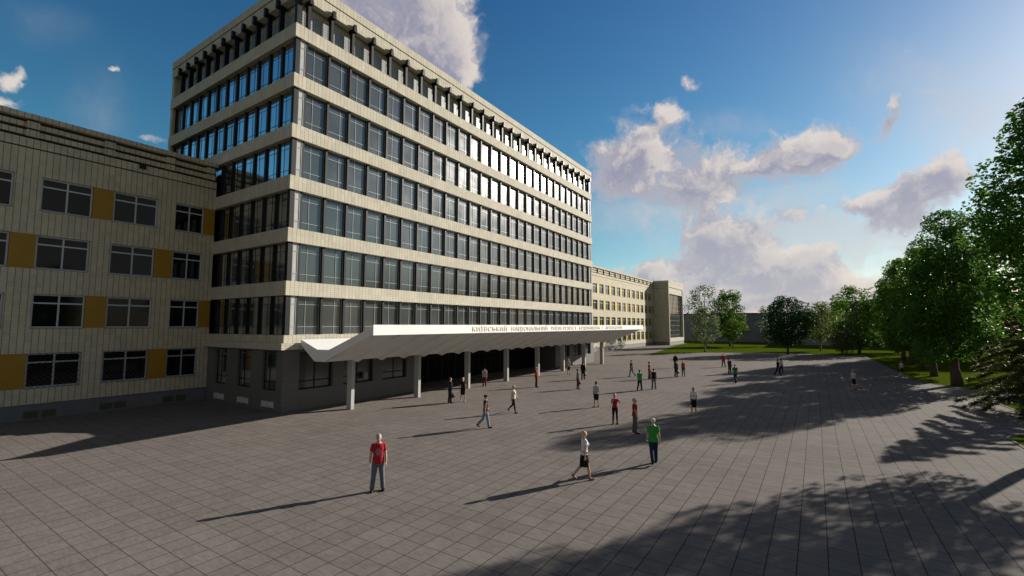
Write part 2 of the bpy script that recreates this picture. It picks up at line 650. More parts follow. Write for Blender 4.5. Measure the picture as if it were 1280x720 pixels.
def bark_mat(name, c1, c2):
    m, t, b = mat(name, c1, .85, spec=.2)
    g = nd(t, 'ShaderNodeNewGeometry')
    mp = nd(t, 'ShaderNodeVectorMath', operation='MULTIPLY')
    t.links.new(g.outputs['Position'], mp.inputs[0])
    mp.inputs[1].default_value = (9, 9, 1.5)
    n = noise(t, mp.outputs[0], 1.5, 6, .7)
    t.links.new(mixc(t, n, (*c1, 1), (*c2, 1)), b.inputs['Base Color'])
    bump(t, b, n, .03, .8)
    return m


BARK = bark_mat('bark', (.05, .035, .025), (.15, .11, .08))
BARK_P = bark_mat('bark_pale', (.12, .11, .09), (.30, .28, .23))

# ------------------------------------------------------------------ ground
mb = MB()
mb.quad([(-3000, -3000, -.012), (3000, -3000, -.012), (3000, 3000, -.012), (-3000, 3000, -.012)])
tag(mb.build('ground', GRASS), kind='structure')

pav = [(-70, -34.65), (15.6, -34.65), (17.6, -36.2), (18.2, -38.2), (23, -37.7), (28.6, -37.4), (30, -39.5), (31, -90), (37.2, -90), (37.4, -40), (38.0, -37.6), (40.2, -35.9), (43.5, -35.05),
       (65.5, -34.7), (82.5, -34.2), (86.0, -31), (87.0, -25), (85.5, -18), (81, -9.5), (76, -5.2), (66.5, -2.6), (70, -1.3), (88, .9), (111, 4.4), (128, 4.9),
       (128, 40), (-70, 40)]
bm = bmesh.new()
vs = [bm.verts.new((x, y, .004)) for x, y in pav]
bm.faces.new(vs)
bm.normal_update()
bmesh.ops.triangulate(bm, faces=bm.faces[:])
me = bpy.data.meshes.new('plaza_paving')
bm.to_mesh(me)
bm.free()
me.materials.append(PAVING)
tag(link('plaza_paving', me), kind='structure')
# kerb: a low flush edging strip along the lawn
mb = MB()
edge = pav[0:4] + []
def kerb(pts):
    for a, b in zip(pts, pts[1:]):
        a, b = Vector((*a, 0)), Vector((*b, 0))
        d = (b - a).normalized()
        n = Vector((d.y, -d.x, 0)) * .12
        q = [a, b, b + n, a + n]
        lo = [(p.x, p.y, -.02) for p in q]
        hi = [(p.x, p.y, .03) for p in q]
        mb.quad(hi)
        for k in range(4):
            j = (k + 1) % 4
            mb.quad([lo[k], lo[j], hi[j], hi[k]])
kerb(pav[0:8])
kerb(pav[8:21])
kerb(pav[20:25])
tag(mb.build('kerb', KERB), kind='structure')

# ------------------------------------------------------------------ the tower
TL, TD = 47.4, 19.0
HB = [25.01 - 3.385 * i for i in range(7)]
BH = .90
NB = 26
P0 = .91
SP = (TL - 2 * P0) / NB
tower = thing('office_tower', 'tall cream tiled office tower with seven rows of dark windows behind the white canopy', 'building')


def window_geo(x0, x1, z0, z1, lines_x, lines_z, ydir, t=.045, tilt=0.0, fd=.05):
    """frame and pane of a window on a wall plane; returned in wall coordinates (u, depth, z)"""
    fr = MB()
    def bx(a, b, c, d):
        fr.box(a, b, 0, fd, c, d)
    bx(x0, x0 + t, z0, z1)
    bx(x1 - t, x1, z0, z1)
    bx(x0 + t, x1 - t, z0, z0 + t)
    bx(x0 + t, x1 - t, z1 - t, z1)
    for lx in lines_x:
        bx(lx - t / 2, lx + t / 2, z0 + t, z1 - t)
    xs = [x0 + t] + sorted(lines_x) + [x1 - t]
    for i, lz in enumerate(lines_z):
        for a, b in zip(xs, xs[1:]):
            bx(a + (t / 2 if a in lines_x else 0), b - (t / 2 if b in lines_x else 0), lz - t / 2, lz + t / 2)
    pn = MB()
    d = fd * .55
    for a, b in zip(xs, xs[1:]):
        e1, e2 = tilt * rnd.uniform(-1, 1), tilt * rnd.uniform(-1, 1)
        pn.quad([(a, d, z0 + t), (b, d + e1, z0 + t), (b, d + e1 + e2, z1 - t), (a, d + e2, z1 - t)])
    return fr, pn


def to_front(mbo, y):
    mbo.v = [(a, y + b, c) for a, b, c in mbo.v]


def to_left(mbo, x):
    mbo.v = [(x + b, -a, c) for a, b, c in mbo.v]   # u = -Y so that the outward side is -X


# bands
for i, h in enumerate(HB):
    mb = MB()
    mb.ring(0, TL, 0, TD, .46, h - BH if i < 6 else 4.20, h)
    mb.build('tile_band', TILE_T, tower)
mb = MB()
mb.ring(-.28, TL + .28, -.28, TD, 1.2, 3.80, 4.197)
mb.build('ledge', TILE_T, tower)
mb = MB()
mb.ring(0, TL, 0, TD, .5, 26.93, 27.70)
mb.build('fascia', TILE_T, tower)
mb = MB()
mb.ring(.07, TL - .07, .07, TD - .07, .4, 27.702, 27.778)
mb.build('fascia_groove', DARKGROOVE, tower)
mb = MB()
mb.ring(-.02, TL + .02, -.02, TD + .02, .45, 27.78, 28.40)
mb.build('parapet', TILE_T, tower)
mb = MB()
mb.box(.46, TL - .46, .46, TD - .46, 27.2, 27.6)
mb.build('roof', ROOF, tower)
mb = MB()
mb.box(.62, TL - .62, .62, TD - .3, 3.9, 26.0)
mb.build('inner_wall', DARKGROOVE, tower)
# solid tiled strip at the far end of the left face
mb = MB()
mb.box(.03, .5, TD - .42, TD - .02, 4.3, 26.92)
mb.box(TL - .5, TL - .03, TD - .42, TD - .02, 4.3, 26.92)
mb.build('end_pier', TILE_T, tower)
# top storey wall above the glass blocks, and soffit
mb = MB()
mb.ring(.58, TL - .58, .58, TD - .1, .03, 26.45, 26.95)
mb.build('upper_wall', TILE_T, tower)

fpx = [P0 + SP * k for k in range(NB + 1)]
LSP = 1.508
lpy = [2.0 + LSP * k for k in range(12)]
PW = .075
# posts
for x in fpx:
    mb = MB()
    mb.box(x - PW, x + PW, .17, .44, 4.72, 25.0)
    mb.build('vertical_post', BLACK, tower)
for y in lpy:
    mb = MB()
    mb.box(.25, .44, y - .11, y + .11, 4.72, 25.0)
    mb.build('vertical_post', BLACK, tower)
mb = MB()
mb.box(.13, .44, .13, .44, 4.72, 26.9)
mb.build('corner_post', BLACK, tower)
mb = MB()
mb.box(TL - .44, TL - .13, .13, .44, 4.72, 26.9)
mb.build('corner_post', BLACK, tower)
# brackets of the top storey
for x in fpx:
    mb = MB()
    mb.box(x - .10, x + .10, -.02, .30, 25.012, 26.68)
    mb.box(x - .13, x + .13, -.26, .40, 26.68, 26.92)
    mb.box(x - .10, x + .10, -.26, -.035, 26.92, 27.22)
    mb.build('bracket', BLACK, tower)
for y in lpy[:-1]:
    mb = MB()
    mb.box(-.02, .30, y - .10, y + .10, 25.012, 26.68)
    mb.box(-.26, .40, y - .13, y + .13, 26.68, 26.92)
    mb.box(-.26, -.035, y - .10, y + .10, 26.92, 27.22)
    mb.build('bracket', BLACK, tower)
xs = [.3] + fpx + [TL - .3]
for a, b in zip(xs, xs[1:]):
    mb = MB()
    mb.box(a + .02, b - .02, .55, .6, 25.0, 26.45)
    mb.build('glass_block_panel', LATTICE, tower)
ys = [.3] + lpy
for a, b in zip(ys, ys[1:]):
    mb = MB()
    mb.box(.55, .6, a + .02, b - .02, 25.0, 26.45)
    mb.build('glass_block_panel', LATTICE, tower)

# windows of the tower: the 100 that show largest are parts of their own, the rest one 'stuff' part
cands = []
for r in range(6):
    z1, z0 = HB[r] - BH, HB[r + 1]
    hgt = z1 - z0
    cells = [('n', .46, fpx[0] - PW)] + [('m', fpx[k] + PW, fpx[k + 1] - PW) for k in range(NB)] + [('n', fpx[-1] + PW, TL - .46)]
    for k, (typ, a, b) in enumerate(cells):
        c = Vector(((a + b) / 2, .3, (z0 + z1) / 2)) - CAMP
        area = (b - a) * hgt * abs(c.y) / c.length ** 3
        cands.append((area, 'front', r, k, typ, a, b, z0, z1))
    for k in range(12):
        a, b = (lpy[k - 1] + .11 if k else .46), lpy[k] - .11
        if a > 9.6 and z1 < 17.3:
            continue
        c = Vector((.3, (a + b) / 2, (z0 + z1) / 2)) - CAMP
        area = (b - a) * hgt * abs(c.x) / c.length ** 3
        cands.append((area, 'left', r, k, 'l', a, b, z0, z1))
cands.sort(key=lambda q: -q[0])
rest = MB()
for idx, (area, face, r, k, typ, a, b, z0, z1) in enumerate(cands):
    h = z1 - z0
    if typ == 'm':
        fx = a + (b - a) * (.37 if k % 2 == 1 else .63)
        fr, pn = window_geo(a, b, z0, z1, [fx], [z0 + .21 * h, z1 - .21 * h], 0, .032, .006)
        pm = GL_FRONT
    elif typ == 'n':
        fr, pn = window_geo(a, b, z0, z1, [], [z0 + .21 * h, z1 - .21 * h], 0, .04, .0)
        pm = PALEGLASS
    else:
        fr, pn = window_geo(-b, -a, z0, z1, [-a - (b - a) * (.36 if k % 2 else .64)], [z0 + .21 * h, z1 - .21 * h], 0, .02, .008, .03)
        pm = GL_SIDE
    if face == 'front':
        to_front(fr, .34 if typ == 'm' else .17)
        to_front(pn, .34 if typ == 'm' else .17)
    else:
        to_left(fr, .34)
        to_left(pn, .34)
    fmat = FRAMEG if face == 'front' else BLACK
    if idx < 100:
        o = fr.build('window', fmat, tower)
        pn.build('pane', pm, o)
    else:
        slots = [FRAMEG, BLACK, GL_FRONT, PALEGLASS, GL_SIDE]
        for src, mm in ((fr, fmat), (pn, pm)):
            off = len(rest.v)
            rest.v += src.v
            rest.f += [tuple(i + off for i in q) for q in src.f]
            rest.m += [slots.index(mm)] * len(src.f)
            rest.smooth += [False] * len(src.f)
o = rest.build('window', [FRAMEG, BLACK, GL_FRONT, PALEGLASS, GL_SIDE], tower)
o['kind'] = 'stuff'

# ground storey of the tower
GZ = 3.797


def wall_openings(mbo, u0, u1, z0, z1, d0, d1, ops, axis):
    """wall slab with rectangular openings ops = [(a, b, za, zb)] sorted, same za/zb"""
    def bx(a, b, c, e):
        if b - a < 1e-4 or e - c < 1e-4:
            return
        if axis == 'x':
            mbo.box(a, b, d0, d1, c, e)
        else:
            mbo.box(d0, d1, a, b, c, e)
    za, zb = ops[0][2], ops[0][3]
    bx(u0, u1, z0, za)
    bx(u0, u1, zb, z1)
    cur = u0
    for a, b, _, _ in ops:
        bx(cur, a, za, zb)
        cur = b
    bx(cur, u1, za, zb)


fops = [(1.1, 3.55, 1.25, 3.6), (4.4, 6.97, 1.25, 3.6), (7.9, 10.3, 1.25, 3.6)]
mb = MB()
wall_openings(mb, 0, 11.9, 0, GZ, 0, .5, fops, 'x')
mb.box(11.9 - .5, 11.9, .5, 3.2, 0, GZ)
mb.build('ground_floor_wall', STONE, tower)
rops = [(TL - b, TL - a, c, d) for a, b, c, d in reversed(fops)]
mb = MB()
wall_openings(mb, TL - 11.9, TL, 0, GZ, 0, .5, rops, 'x')
mb.box(TL - 11.9, TL - 11.4, .5, 3.2, 0, GZ)
mb.build('ground_floor_wall', STONE, tower)
lops = [(.7, 2.3, 1.25, 3.68), (3.72, 5.45, 1.25, 3.68), (6.95, 8.55, 1.25, 3.68)]
mb = MB()
wall_openings(mb, .5, 9.9, 0, GZ, .012, .5, lops, 'y')
mb.build('ground_floor_wall', STONE, tower)
mb = MB()
mb.box(TL - .5, TL - .012, .5, TD, 0, GZ)
mb.build('ground_floor_wall', STONE, tower)
for a, b, c, d in fops + rops:
    fr, pn = window_geo(a, b, c, d, [(a + b) / 2], [c + .5], 0, .07, .003)
    to_front(fr, .22)
    to_front(pn, .22)
    o = fr.build('window', BLACK, tower)
    pn.build('pane', GL_FRONT, o)
for a, b, c, d in lops:
    fr, pn = window_geo(-b, -a, c, d, [-(a * .38 + b * .62)], [c + .5, d - .5], 0, .05, .003)
    to_left(fr, .16)
    to_left(pn, .16)
    o = fr.build('window', BLACK, tower)
    pn.build('pane', GL_SIDE, o)
    mb = MB()
    for y0 in (a + .14, a + .86):
        mb.ring(-.02, .01, y0, y0 + .62, .0001, .16, .62)
        mb.box(-.02, .01, y0, y0 + .62, .16, .2)
        mb.box(-.02, .01, y0, y0 + .62, .58, .62)
        for k in range(6):
            mb.box(-.012, .01, y0 + .03, y0 + .6, .215 + k * .06, .25 + k * .06)
        mb.box(-.02, .01, y0 - .03, y0, .16, .62)
        mb.box(-.02, .01, y0 + .62, y0 + .65, .16, .62)
    mb.build('vent_grille', VENTW, tower)
mb = MB()
mb.box(6.05, 6.4, -.12, .0, 1.45, 1.95)
mb.build('wall_box', BOXG, tower)
# recessed dark glass entrance
for k in range(12):
    a = 11.9 + k * (TL - 23.8) / 12
    b = a + (TL - 23.8) / 12
    fr, pn = window_geo(a, b, .02, GZ - .05, [(a + b) / 2], [2.3], 0, .08, .004)
    to_front(fr, 3.0)
    to_front(pn, 3.0)
    o = fr.build('entrance_door', BLACK, tower)
    pn.build('pane', GL_DOOR, o)
mb = MB()
mb.box(11.9, TL - 11.9, .92, 3.3, GZ - .03, GZ + .02)
mb.build('entrance_ceiling', DARKGROOVE, tower)

# ------------------------------------------------------------------ canopy
canopy = thing('entrance_canopy', 'long white butterfly canopy on slim columns with gilt lettering along its front edge', 'canopy', (0, 0, 0))
CX0, CX1 = .98, 48.4
NX = 24
mb = MB()
per = 1.967
xsx = [CX0]
x = 3.1 - 2 * per + .0
xs2 = []
k = 0
cols_x = [3.15 + 5.9 * i for i in range(8)]
ph0 = 3.0
seq = [CX0] + [v for i in range(-4, 60) for v in [ph0 + per * i / 2] if CX0 + .25 < v < CX1 - .25] + [CX1]


def tri(x):
    q = ((x - ph0) / per) % 1.0
    return abs(q - .5) * 2      # 1 at column lines


prof_top = [(-.30, 4.42), (-2.0, 3.84), (-3.1, 3.84), (-6.95, 5.22)]
bot = [(-.30, 4.08), (-1.75, 3.12), (-2.75, 3.12), (-3.2, 3.30), (-6.95, 4.80)]
for a, b in zip(seq, seq[1:]):
    ta, tb = tri(a), tri(b)
    def bz(i, t):
        y, z = bot[i]
        amp = [0, 0, 0, .22, .14][i]
        return (y, z + amp * (1 - t) - (.04 if i == 3 else 0))
    for i in range(4):
        (y0, z0), (y1, z1) = bz(i, ta), bz(i + 1, ta)
        (y0b, z0b), (y1b, z1b) = bz(i, tb), bz(i + 1, tb)
        mb.quad([(a, y0, z0), (b, y0b, z0b), (b, y1b, z1b), (a, y1, z1)])
for (y0, z0), (y1, z1) in zip(prof_top, prof_top[1:]):
    mb.quad([(CX0, y0, z0), (CX0, y1, z1), (CX1, y1, z1), (CX1, y0, z0)])
mb.quad([(CX0, -.30, 4.08), (CX0, -.30, 4.42), (CX1, -.30, 4.42), (CX1, -.30, 4.08)])
for X, fl in ((CX0, 0), (CX1, 1)):
    t = tri(X)
    P = [(X, y, z) for y, z in prof_top]
    Q = [(X, y, z) for y, z in [bz for bz in bot]]
    loop = P + list(reversed(Q))
    if fl:
        loop.reverse()
    mb.quad(loop)
mb.build('roof_plate', WHITE_C, canopy)
for i in range(-1, 24):
    x = ph0 + per * i
    if not CX0 + .3 < x < CX1 - .3:
        continue
    mb = MB()
    a, b = x - .07, x + .07
    prof = [(-2.76, 3.122, 3.4), (-3.2, 3.02, 3.5), (-6.94, 4.66, 5.0)]
    lo_, hi_ = [(y, z) for y, z, _ in prof], [(y, z) for y, _, z in prof]
    for k in range(2):
        (y0, z0), (y1, z1) = lo_[k], lo_[k + 1]
        (_, h0), (_, h1) = hi_[k], hi_[k + 1]
        mb.quad([(a, y0, z0), (b, y0, z0), (b, y1, z1), (a, y1, z1)])
        mb.quad([(a, y0, h0), (a, y0, z0), (a, y1, z1), (a, y1, h1)])
        mb.quad([(b, y0, z0), (b, y0, h0), (b, y1, h1), (b, y1, z1)])
    mb.build('rib', WHITE_C, canopy)
mb = MB()
mb.box(CX0, CX1, -7.05, -6.951, 4.76, 5.34)
mb.build('fascia', WHITE, canopy)
for x in cols_x:
    mb = MB()
    mb.box(x - .12, x + .12, -2.66, -2.22, 0.0, 3.16)
    mb.build('column', COLM, canopy)


def word(txt, x0, width, size, parent, y, z):
    cu = bpy.data.curves.new('lettering', 'FONT')
    cu.body = txt
    cu.size = size * .88
    cu.extrude = .015
    cu.space_character = 1.15
    tmp = bpy.data.objects.new('tmp', cu)
    COL.objects.link(tmp)
    dg = bpy.context.evaluated_depsgraph_get()
    me = bpy.data.meshes.new_from_object(tmp.evaluated_get(dg))
    bpy.data.objects.remove(tmp)
    vx = [v.co.x for v in me.vertices]
    vy = [v.co.y for v in me.vertices]
    sx = width / (max(vx) - min(vx))
    for v in me.vertices:
        v.co = Vector(((v.co.x - min(vx)) * sx, v.co.y, v.co.z))
    me.materials.clear()
    me.materials.append(GOLD)
    o = link('lettering', me, parent)
    o.location = (x0, y, z)
    o.rotation_euler = (R(90), 0, 0)
    return o


xw = 9.76
for tword in ('КИЇВСЬКИЙ', 'НАЦІОНАЛЬНИЙ', 'УНІВЕРСИТЕТ', 'БУДІВНИЦТВА', 'І', 'АРХІТЕКТУРИ'):
    wd = .5 * len(tword) - .12 if len(tword) > 1 else .12
    word(tword, xw, wd, .50, canopy, -7.066, 4.885)
    xw += .5 * len(tword) + .56

# ------------------------------------------------------------------ wings
ROWZ = [1.77 + 3.385 * k for k in range(4)]
WHH = 1.95
WY = 9.7
WTOP = 17.4


def wing(name, label, x0, x1, rows, ylw, plinth, glass, fmat, panel_mat, grille=True, pil=None):
    """rows: for each storey a sorted list of (kind, a, b) with kind 'w' window or 'p' panel"""
    t = thing(name, label, 'building')
    mb = MB()
    mb.box(x0, x1, WY, WY + .4, .89, ROWZ[0])
    for r in range(4):
        z0, z1 = ROWZ[r], ROWZ[r] + WHH
        cur = x0
        for kd, a, b in rows[r]:
            if a > cur + .001:
                mb.box(cur, a, WY, WY + .4, z0, z1)
            cur = max(cur, b)
        if cur < x1 - .001:
            mb.box(cur, x1, WY, WY + .4, z0, z1)
        ztop = ROWZ[r + 1] if r < 3 else 15.40
        mb.box(x0, x1, WY, WY + .4, z1, ztop)
    mb.build('wall', TILE, t)
    mb = MB()
    mb.box(x0, x1, WY + .05, WY + .4, 15.402, 15.473)
    for za in (16.0, 16.48, 16.94):
        mb.box(x0, x1, WY + .3, WY + .4, za - .02, za + .16)
    mb.build('groove', DARKGROOVE, t)
    mb = MB()
    mb.box(x0, x1, WY + .004, WY + .4, 15.475, 15.98)
    mb.box(x0, x1, WY + .14, WY + .4, 16.16, 16.46)
    mb.box(x0, x1, WY + .14, WY + .4, 16.64, 16.92)
    mb.box(x0, x1, WY - .10, WY + .45, 17.10, WTOP)
    mb.build('parapet', TILE, t)
    p = pil
    for xp in p:
        mb = MB()
        mb.box(xp - .26, xp + .26, WY - .07, WY + .139, 16.10, 16.46)
        mb.box(xp - .26, xp + .26, WY - .07, WY + .139, 16.56, 16.96)
        mb.build('parapet_block', TILE, t)
    mb = MB()
    mb.box(x0, x1, WY + .06, WY + .4, 0, .888)
    mb.build('plinth', plinth, t)
    mb = MB()
    mb.box(x0, x1, WY + .42, WY + 14, 0, 17.0)
    mb.build('core', ROOF, t)
    for r in range(4):
        z0, z1 = ROWZ[r], ROWZ[r] + WHH
        for kd, a, b in rows[r]:
            if kd == 'p':
                mb = MB()
                mb.box(a, b, WY + .03, WY + .12, z0, z1)
                mb.build('spandrel_panel', panel_mat, t)
            else:
                fr, pn = window_geo(a + .01, b - .01, z0 + .005, z1 - .005, [(a + b) / 2], [z1 - .52], 0, .085, .004)
                to_front(fr, WY + .15)
                to_front(pn, WY + .15)
                o = fr.build('window', fmat, t)
                pn.build('pane', glass, o)
                sl = MB()
                sl.box(a, b, WY - .03, WY + .149, z0 - .03, z0 + .004)
                sl.build('sill', CONC_R, o)
                if grille and r == 0:
                    g = MB()
                    w_, h_ = b - a, z1 - z0
                    n = 9
                    for q in range(-n, n + 8):
                        for sg in (1, -1):
                            s0 = a + q * .28
                            pts = []
                            # clip the diagonal to the opening
                            lo, hi = 0.0, h_
                            xa = s0 if sg == 1 else s0 + h_
                            xb = xa + sg * h_
                            ta, tb = 0.0, 1.0
                            dx = xb - xa
                            for lim, sgn in ((a + .03, 1), (b - .03, -1)):
                                fa = (xa - lim) * sgn
                                fb = (xb - lim) * sgn
                                if fa < 0 and fb < 0:
                                    ta, tb = 1, 0
                                elif fa < 0:
                                    ta = max(ta, fa / (fa - fb))
                                elif fb < 0:
                                    tb = min(tb, fa / (fa - fb))
                            if tb - ta > .02:
                                p0 = (xa + dx * ta, WY + .09 + .012 * sg, z0 + .02 + (h_ - .04) * ta)
                                p1 = (xa + dx * tb, WY + .09 + .012 * sg, z0 + .02 + (h_ - .04) * tb)
                                g.loft([p0, p1], [.009, .009], (0, 1, 0), 4)
                    g.build('security_grille', BLACK, o)
    return t


# left wing: the pattern of windows and ochre panels alternates from storey to storey
WX0 = -26.2


def left_row(odd):
    out = []
    if odd:       # storeys 2 and 4
        out += [('w', -2.55, -.70), ('p', -.70, -.001)]
        a = -5.93
        out += [('w', a, a + 2.38), ('p', a - 1.0, a), ('w', a - 3.32, a - 1.0)]
        for c in (-12.63, -19.33):
            out += [('w', c, c + 2.3), ('p', c - 1.03, c), ('w', c - 3.33, c - 1.03)]
    else:         # storeys 1 and 3
        out += [('w', -2.55, -.68), ('p', -3.58, -2.55), ('w', -5.94, -3.58)]
        for c in (-9.27, -15.97, -22.67):
            out += [('w', c, c + 2.35), ('p', c - 1.04, c), ('w', c - 3.36, c - 1.04)]
    return sorted(((k, max(a, WX0), b) for k, a, b in out if b > WX0 + .2), key=lambda q: q[1])


lrows = [left_row(r % 2 == 1) for r in range(4)]
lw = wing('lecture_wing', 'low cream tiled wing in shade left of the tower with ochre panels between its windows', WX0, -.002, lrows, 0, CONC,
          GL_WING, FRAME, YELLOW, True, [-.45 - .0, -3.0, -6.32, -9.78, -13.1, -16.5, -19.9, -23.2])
for xv in (-9.2, -8.45, -5.9, -5.2, -2.6, -1.85, -12.4, -11.6, -15.8, -15.0):
    mb = MB()
    mb.box(xv, xv + .58, WY + .03, WY + .08, .10, .50)
    for k in range(5):
        mb.box(xv + .02, xv + .56, WY + .01, WY + .029, .13 + k * .07, .165 + k * .07)
    mb.build('vent_grille', VENTD, lw)
mb = MB()
mb.box(-4.75, -4.4, WY - .12, WY + .0, 15.72, 15.98)
mb.build('wall_box', BLACK, lw)

EX0 = 111.5


def right_row(k):
    out = []
    base = 70.25 + (0 if k % 2 else 3.35)
    c = base - 6.7 * 3 - .4
    while c < EX0 - 2:
        out += [('w', c, c + 2.3), ('p', c + 2.3, c + 3.33), ('w', c + 3.33, c + 5.65)]
        c += 6.7
    return sorted(((kd, a, min(b, EX0 - .2)) for kd, a, b in out if a > TL + .2 and a < EX0 - .5), key=lambda q: q[1])


rrows = [right_row(r) for r in range(4)]
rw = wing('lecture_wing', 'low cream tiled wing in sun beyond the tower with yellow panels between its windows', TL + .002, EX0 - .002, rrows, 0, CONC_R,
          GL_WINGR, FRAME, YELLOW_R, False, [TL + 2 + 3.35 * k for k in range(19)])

# end block with a framed curtain wall
eb = thing('glazed_end_block', 'projecting cream end block with a tall framed glass wall beyond the sunlit wing', 'building', (EX0, 5.6, 0))
EB_W, EB_D = 16.0, 18.0
mb = MB()
mb.box(0, .5, 0, EB_D, .9, 17.05)
mb.box(EB_W - .5, EB_W, 0, EB_D, .9, 17.05)
mb.box(.5, EB_W - .5, EB_D - .5, EB_D, .9, 17.05)
mb.box(.5, EB_W - .5, 0, 1.0, .9, 1.9)
mb.box(.5, EB_W - .5, .15, .9, 14.0, 15.8)
mb.build('wall', TILE_T, eb)
mb = MB()
mb.box(-.04, EB_W + .04, -.04, EB_D, 17.052, 17.55)
mb.box(.5, EB_W - .5, 0, .9, 15.8, 17.05)
mb.build('parapet', TILE_T, eb)
mb = MB()
for z in (15.4, 16.1, 16.75):
    mb.box(-.012, 0.001, .3, 4.4, z, z + .07)
mb.build('groove', DARKGROOVE, eb)
mb = MB()
mb.box(.06, EB_W - .06, .06, EB_D, 0, .898)
mb.build('plinth', CONC_R, eb)
mb = MB()
mb.box(.5, EB_W - .5, .9, EB_D - .5, 1.9, 16.9)
mb.build('core', DARKGROOVE, eb)
mb = MB()
mb.box(.5, EB_W - .5, .72, .78, 1.9, 14.0)
pane = mb.build('curtain_wall', GL_END, eb)
mb = MB()
for k in range(11):
    x = .5 + k * (EB_W - 1.0) / 10
    mb.box(x - .04, x + .04, .62, .718, 1.9, 14.0)
mb.build('mullion', FRAMEG, pane)
mb = MB()
for k in range(9):
    z = 2.6 + k * 1.36
    mb.box(.5, EB_W - .5, .66, .716, z - .03, z + .03)
mb.build('transom', FRAMEG, pane)


# ------------------------------------------------------------------ far buildings
def far_block(name, label, x, y0, y1, h, col, depth=20, floors=3):
    t = thing(name, label, 'building', (x, (y0 + y1) / 2, 0))
    hw = abs(y1 - y0) / 2
    m_ = simple(name + '_wall', col, .85, .2, var=.2, scale=.4)
    mb = MB()
    mb.box(0, depth, -hw, hw, 0, h)
    mb.build('wall', m_, t)
    mb = MB()
    mb.box(-.2, depth + .2, -hw - .2, hw + .2, h, h + .35)
    mb.build('roof', ROOF, t)
    n = max(2, int(hw * 2 / 4.2))
    for r in range(floors):
        z = 1.2 + r * (h - .5) / max(1, floors)
        for k in range(n):
            y = -hw + (k + .5) * 2 * hw / n
            mb = MB()
            mb.box(-.03, .0, y - 1.1, y + 1.1, z, z + (h - .5) / floors * .55)
            mb.build('window', GL_DOOR, t)
    return t


far_block('grey_hall', 'long dark grey flat-roofed hall behind the lawn trees', 150, -36, 26, 9.0, (.14, .145, .16), 20, 0)
far_block('dark_block', 'taller dark flat-roofed block half hidden behind the avenue trees', 138, -62, -31.5, 11.6, (.06, .06, .065), 18, 3)
far_block('boundary_shed', 'low pale grey shed between the olive tree and the dark block', 133, -36, -24.5, 3.2, (.24, .25, .28), 6, 0)

# ------------------------------------------------------------------ trees
def leaf_mesh(name, C, size, mt, nrm=None, seed=0, aspect=.6):
    """C: (n,3) leaf centres; builds n folded leaf quads"""
    rg = np.random.default_rng(seed)
    n = len(C)
    d = rg.normal(size=(n, 3))
    d[:, 2] *= .55
    d[:, 2] -= .25
    d /= np.linalg.norm(d, axis=1)[:, None]
    r = rg.normal(size=(n, 3))
    s = np.cross(d, r)
    s /= np.linalg.norm(s, axis=1)[:, None] + 1e-9
    nn = np.cross(d, s)
    L_ = size * rg.uniform(.65, 1.3, n)[:, None]
    W_ = L_ * aspect
    v = np.empty((n, 4, 3))
    v[:, 0] = C - d * L_ * .5
    v[:, 1] = C + s * W_ * .5 + nn * W_ * .12
    v[:, 2] = C + d * L_ * .5
    v[:, 3] = C - s * W_ * .5 + nn * W_ * .12
    me = bpy.data.meshes.new(name)
    me.vertices.add(n * 4)
    me.vertices.foreach_set('co', v.reshape(-1))
    me.loops.add(n * 4)
    me.loops.foreach_set('vertex_index', np.arange(n * 4, dtype=np.int32))
    me.polygons.add(n)
    me.polygons.foreach_set('loop_start', np.arange(0, n * 4, 4, dtype=np.int32))
    me.polygons.foreach_set('loop_total', np.full(n, 4, dtype=np.int32))
    me.materials.append(mt)
    me.update(calc_edges=True)
    me.validate()
    return me


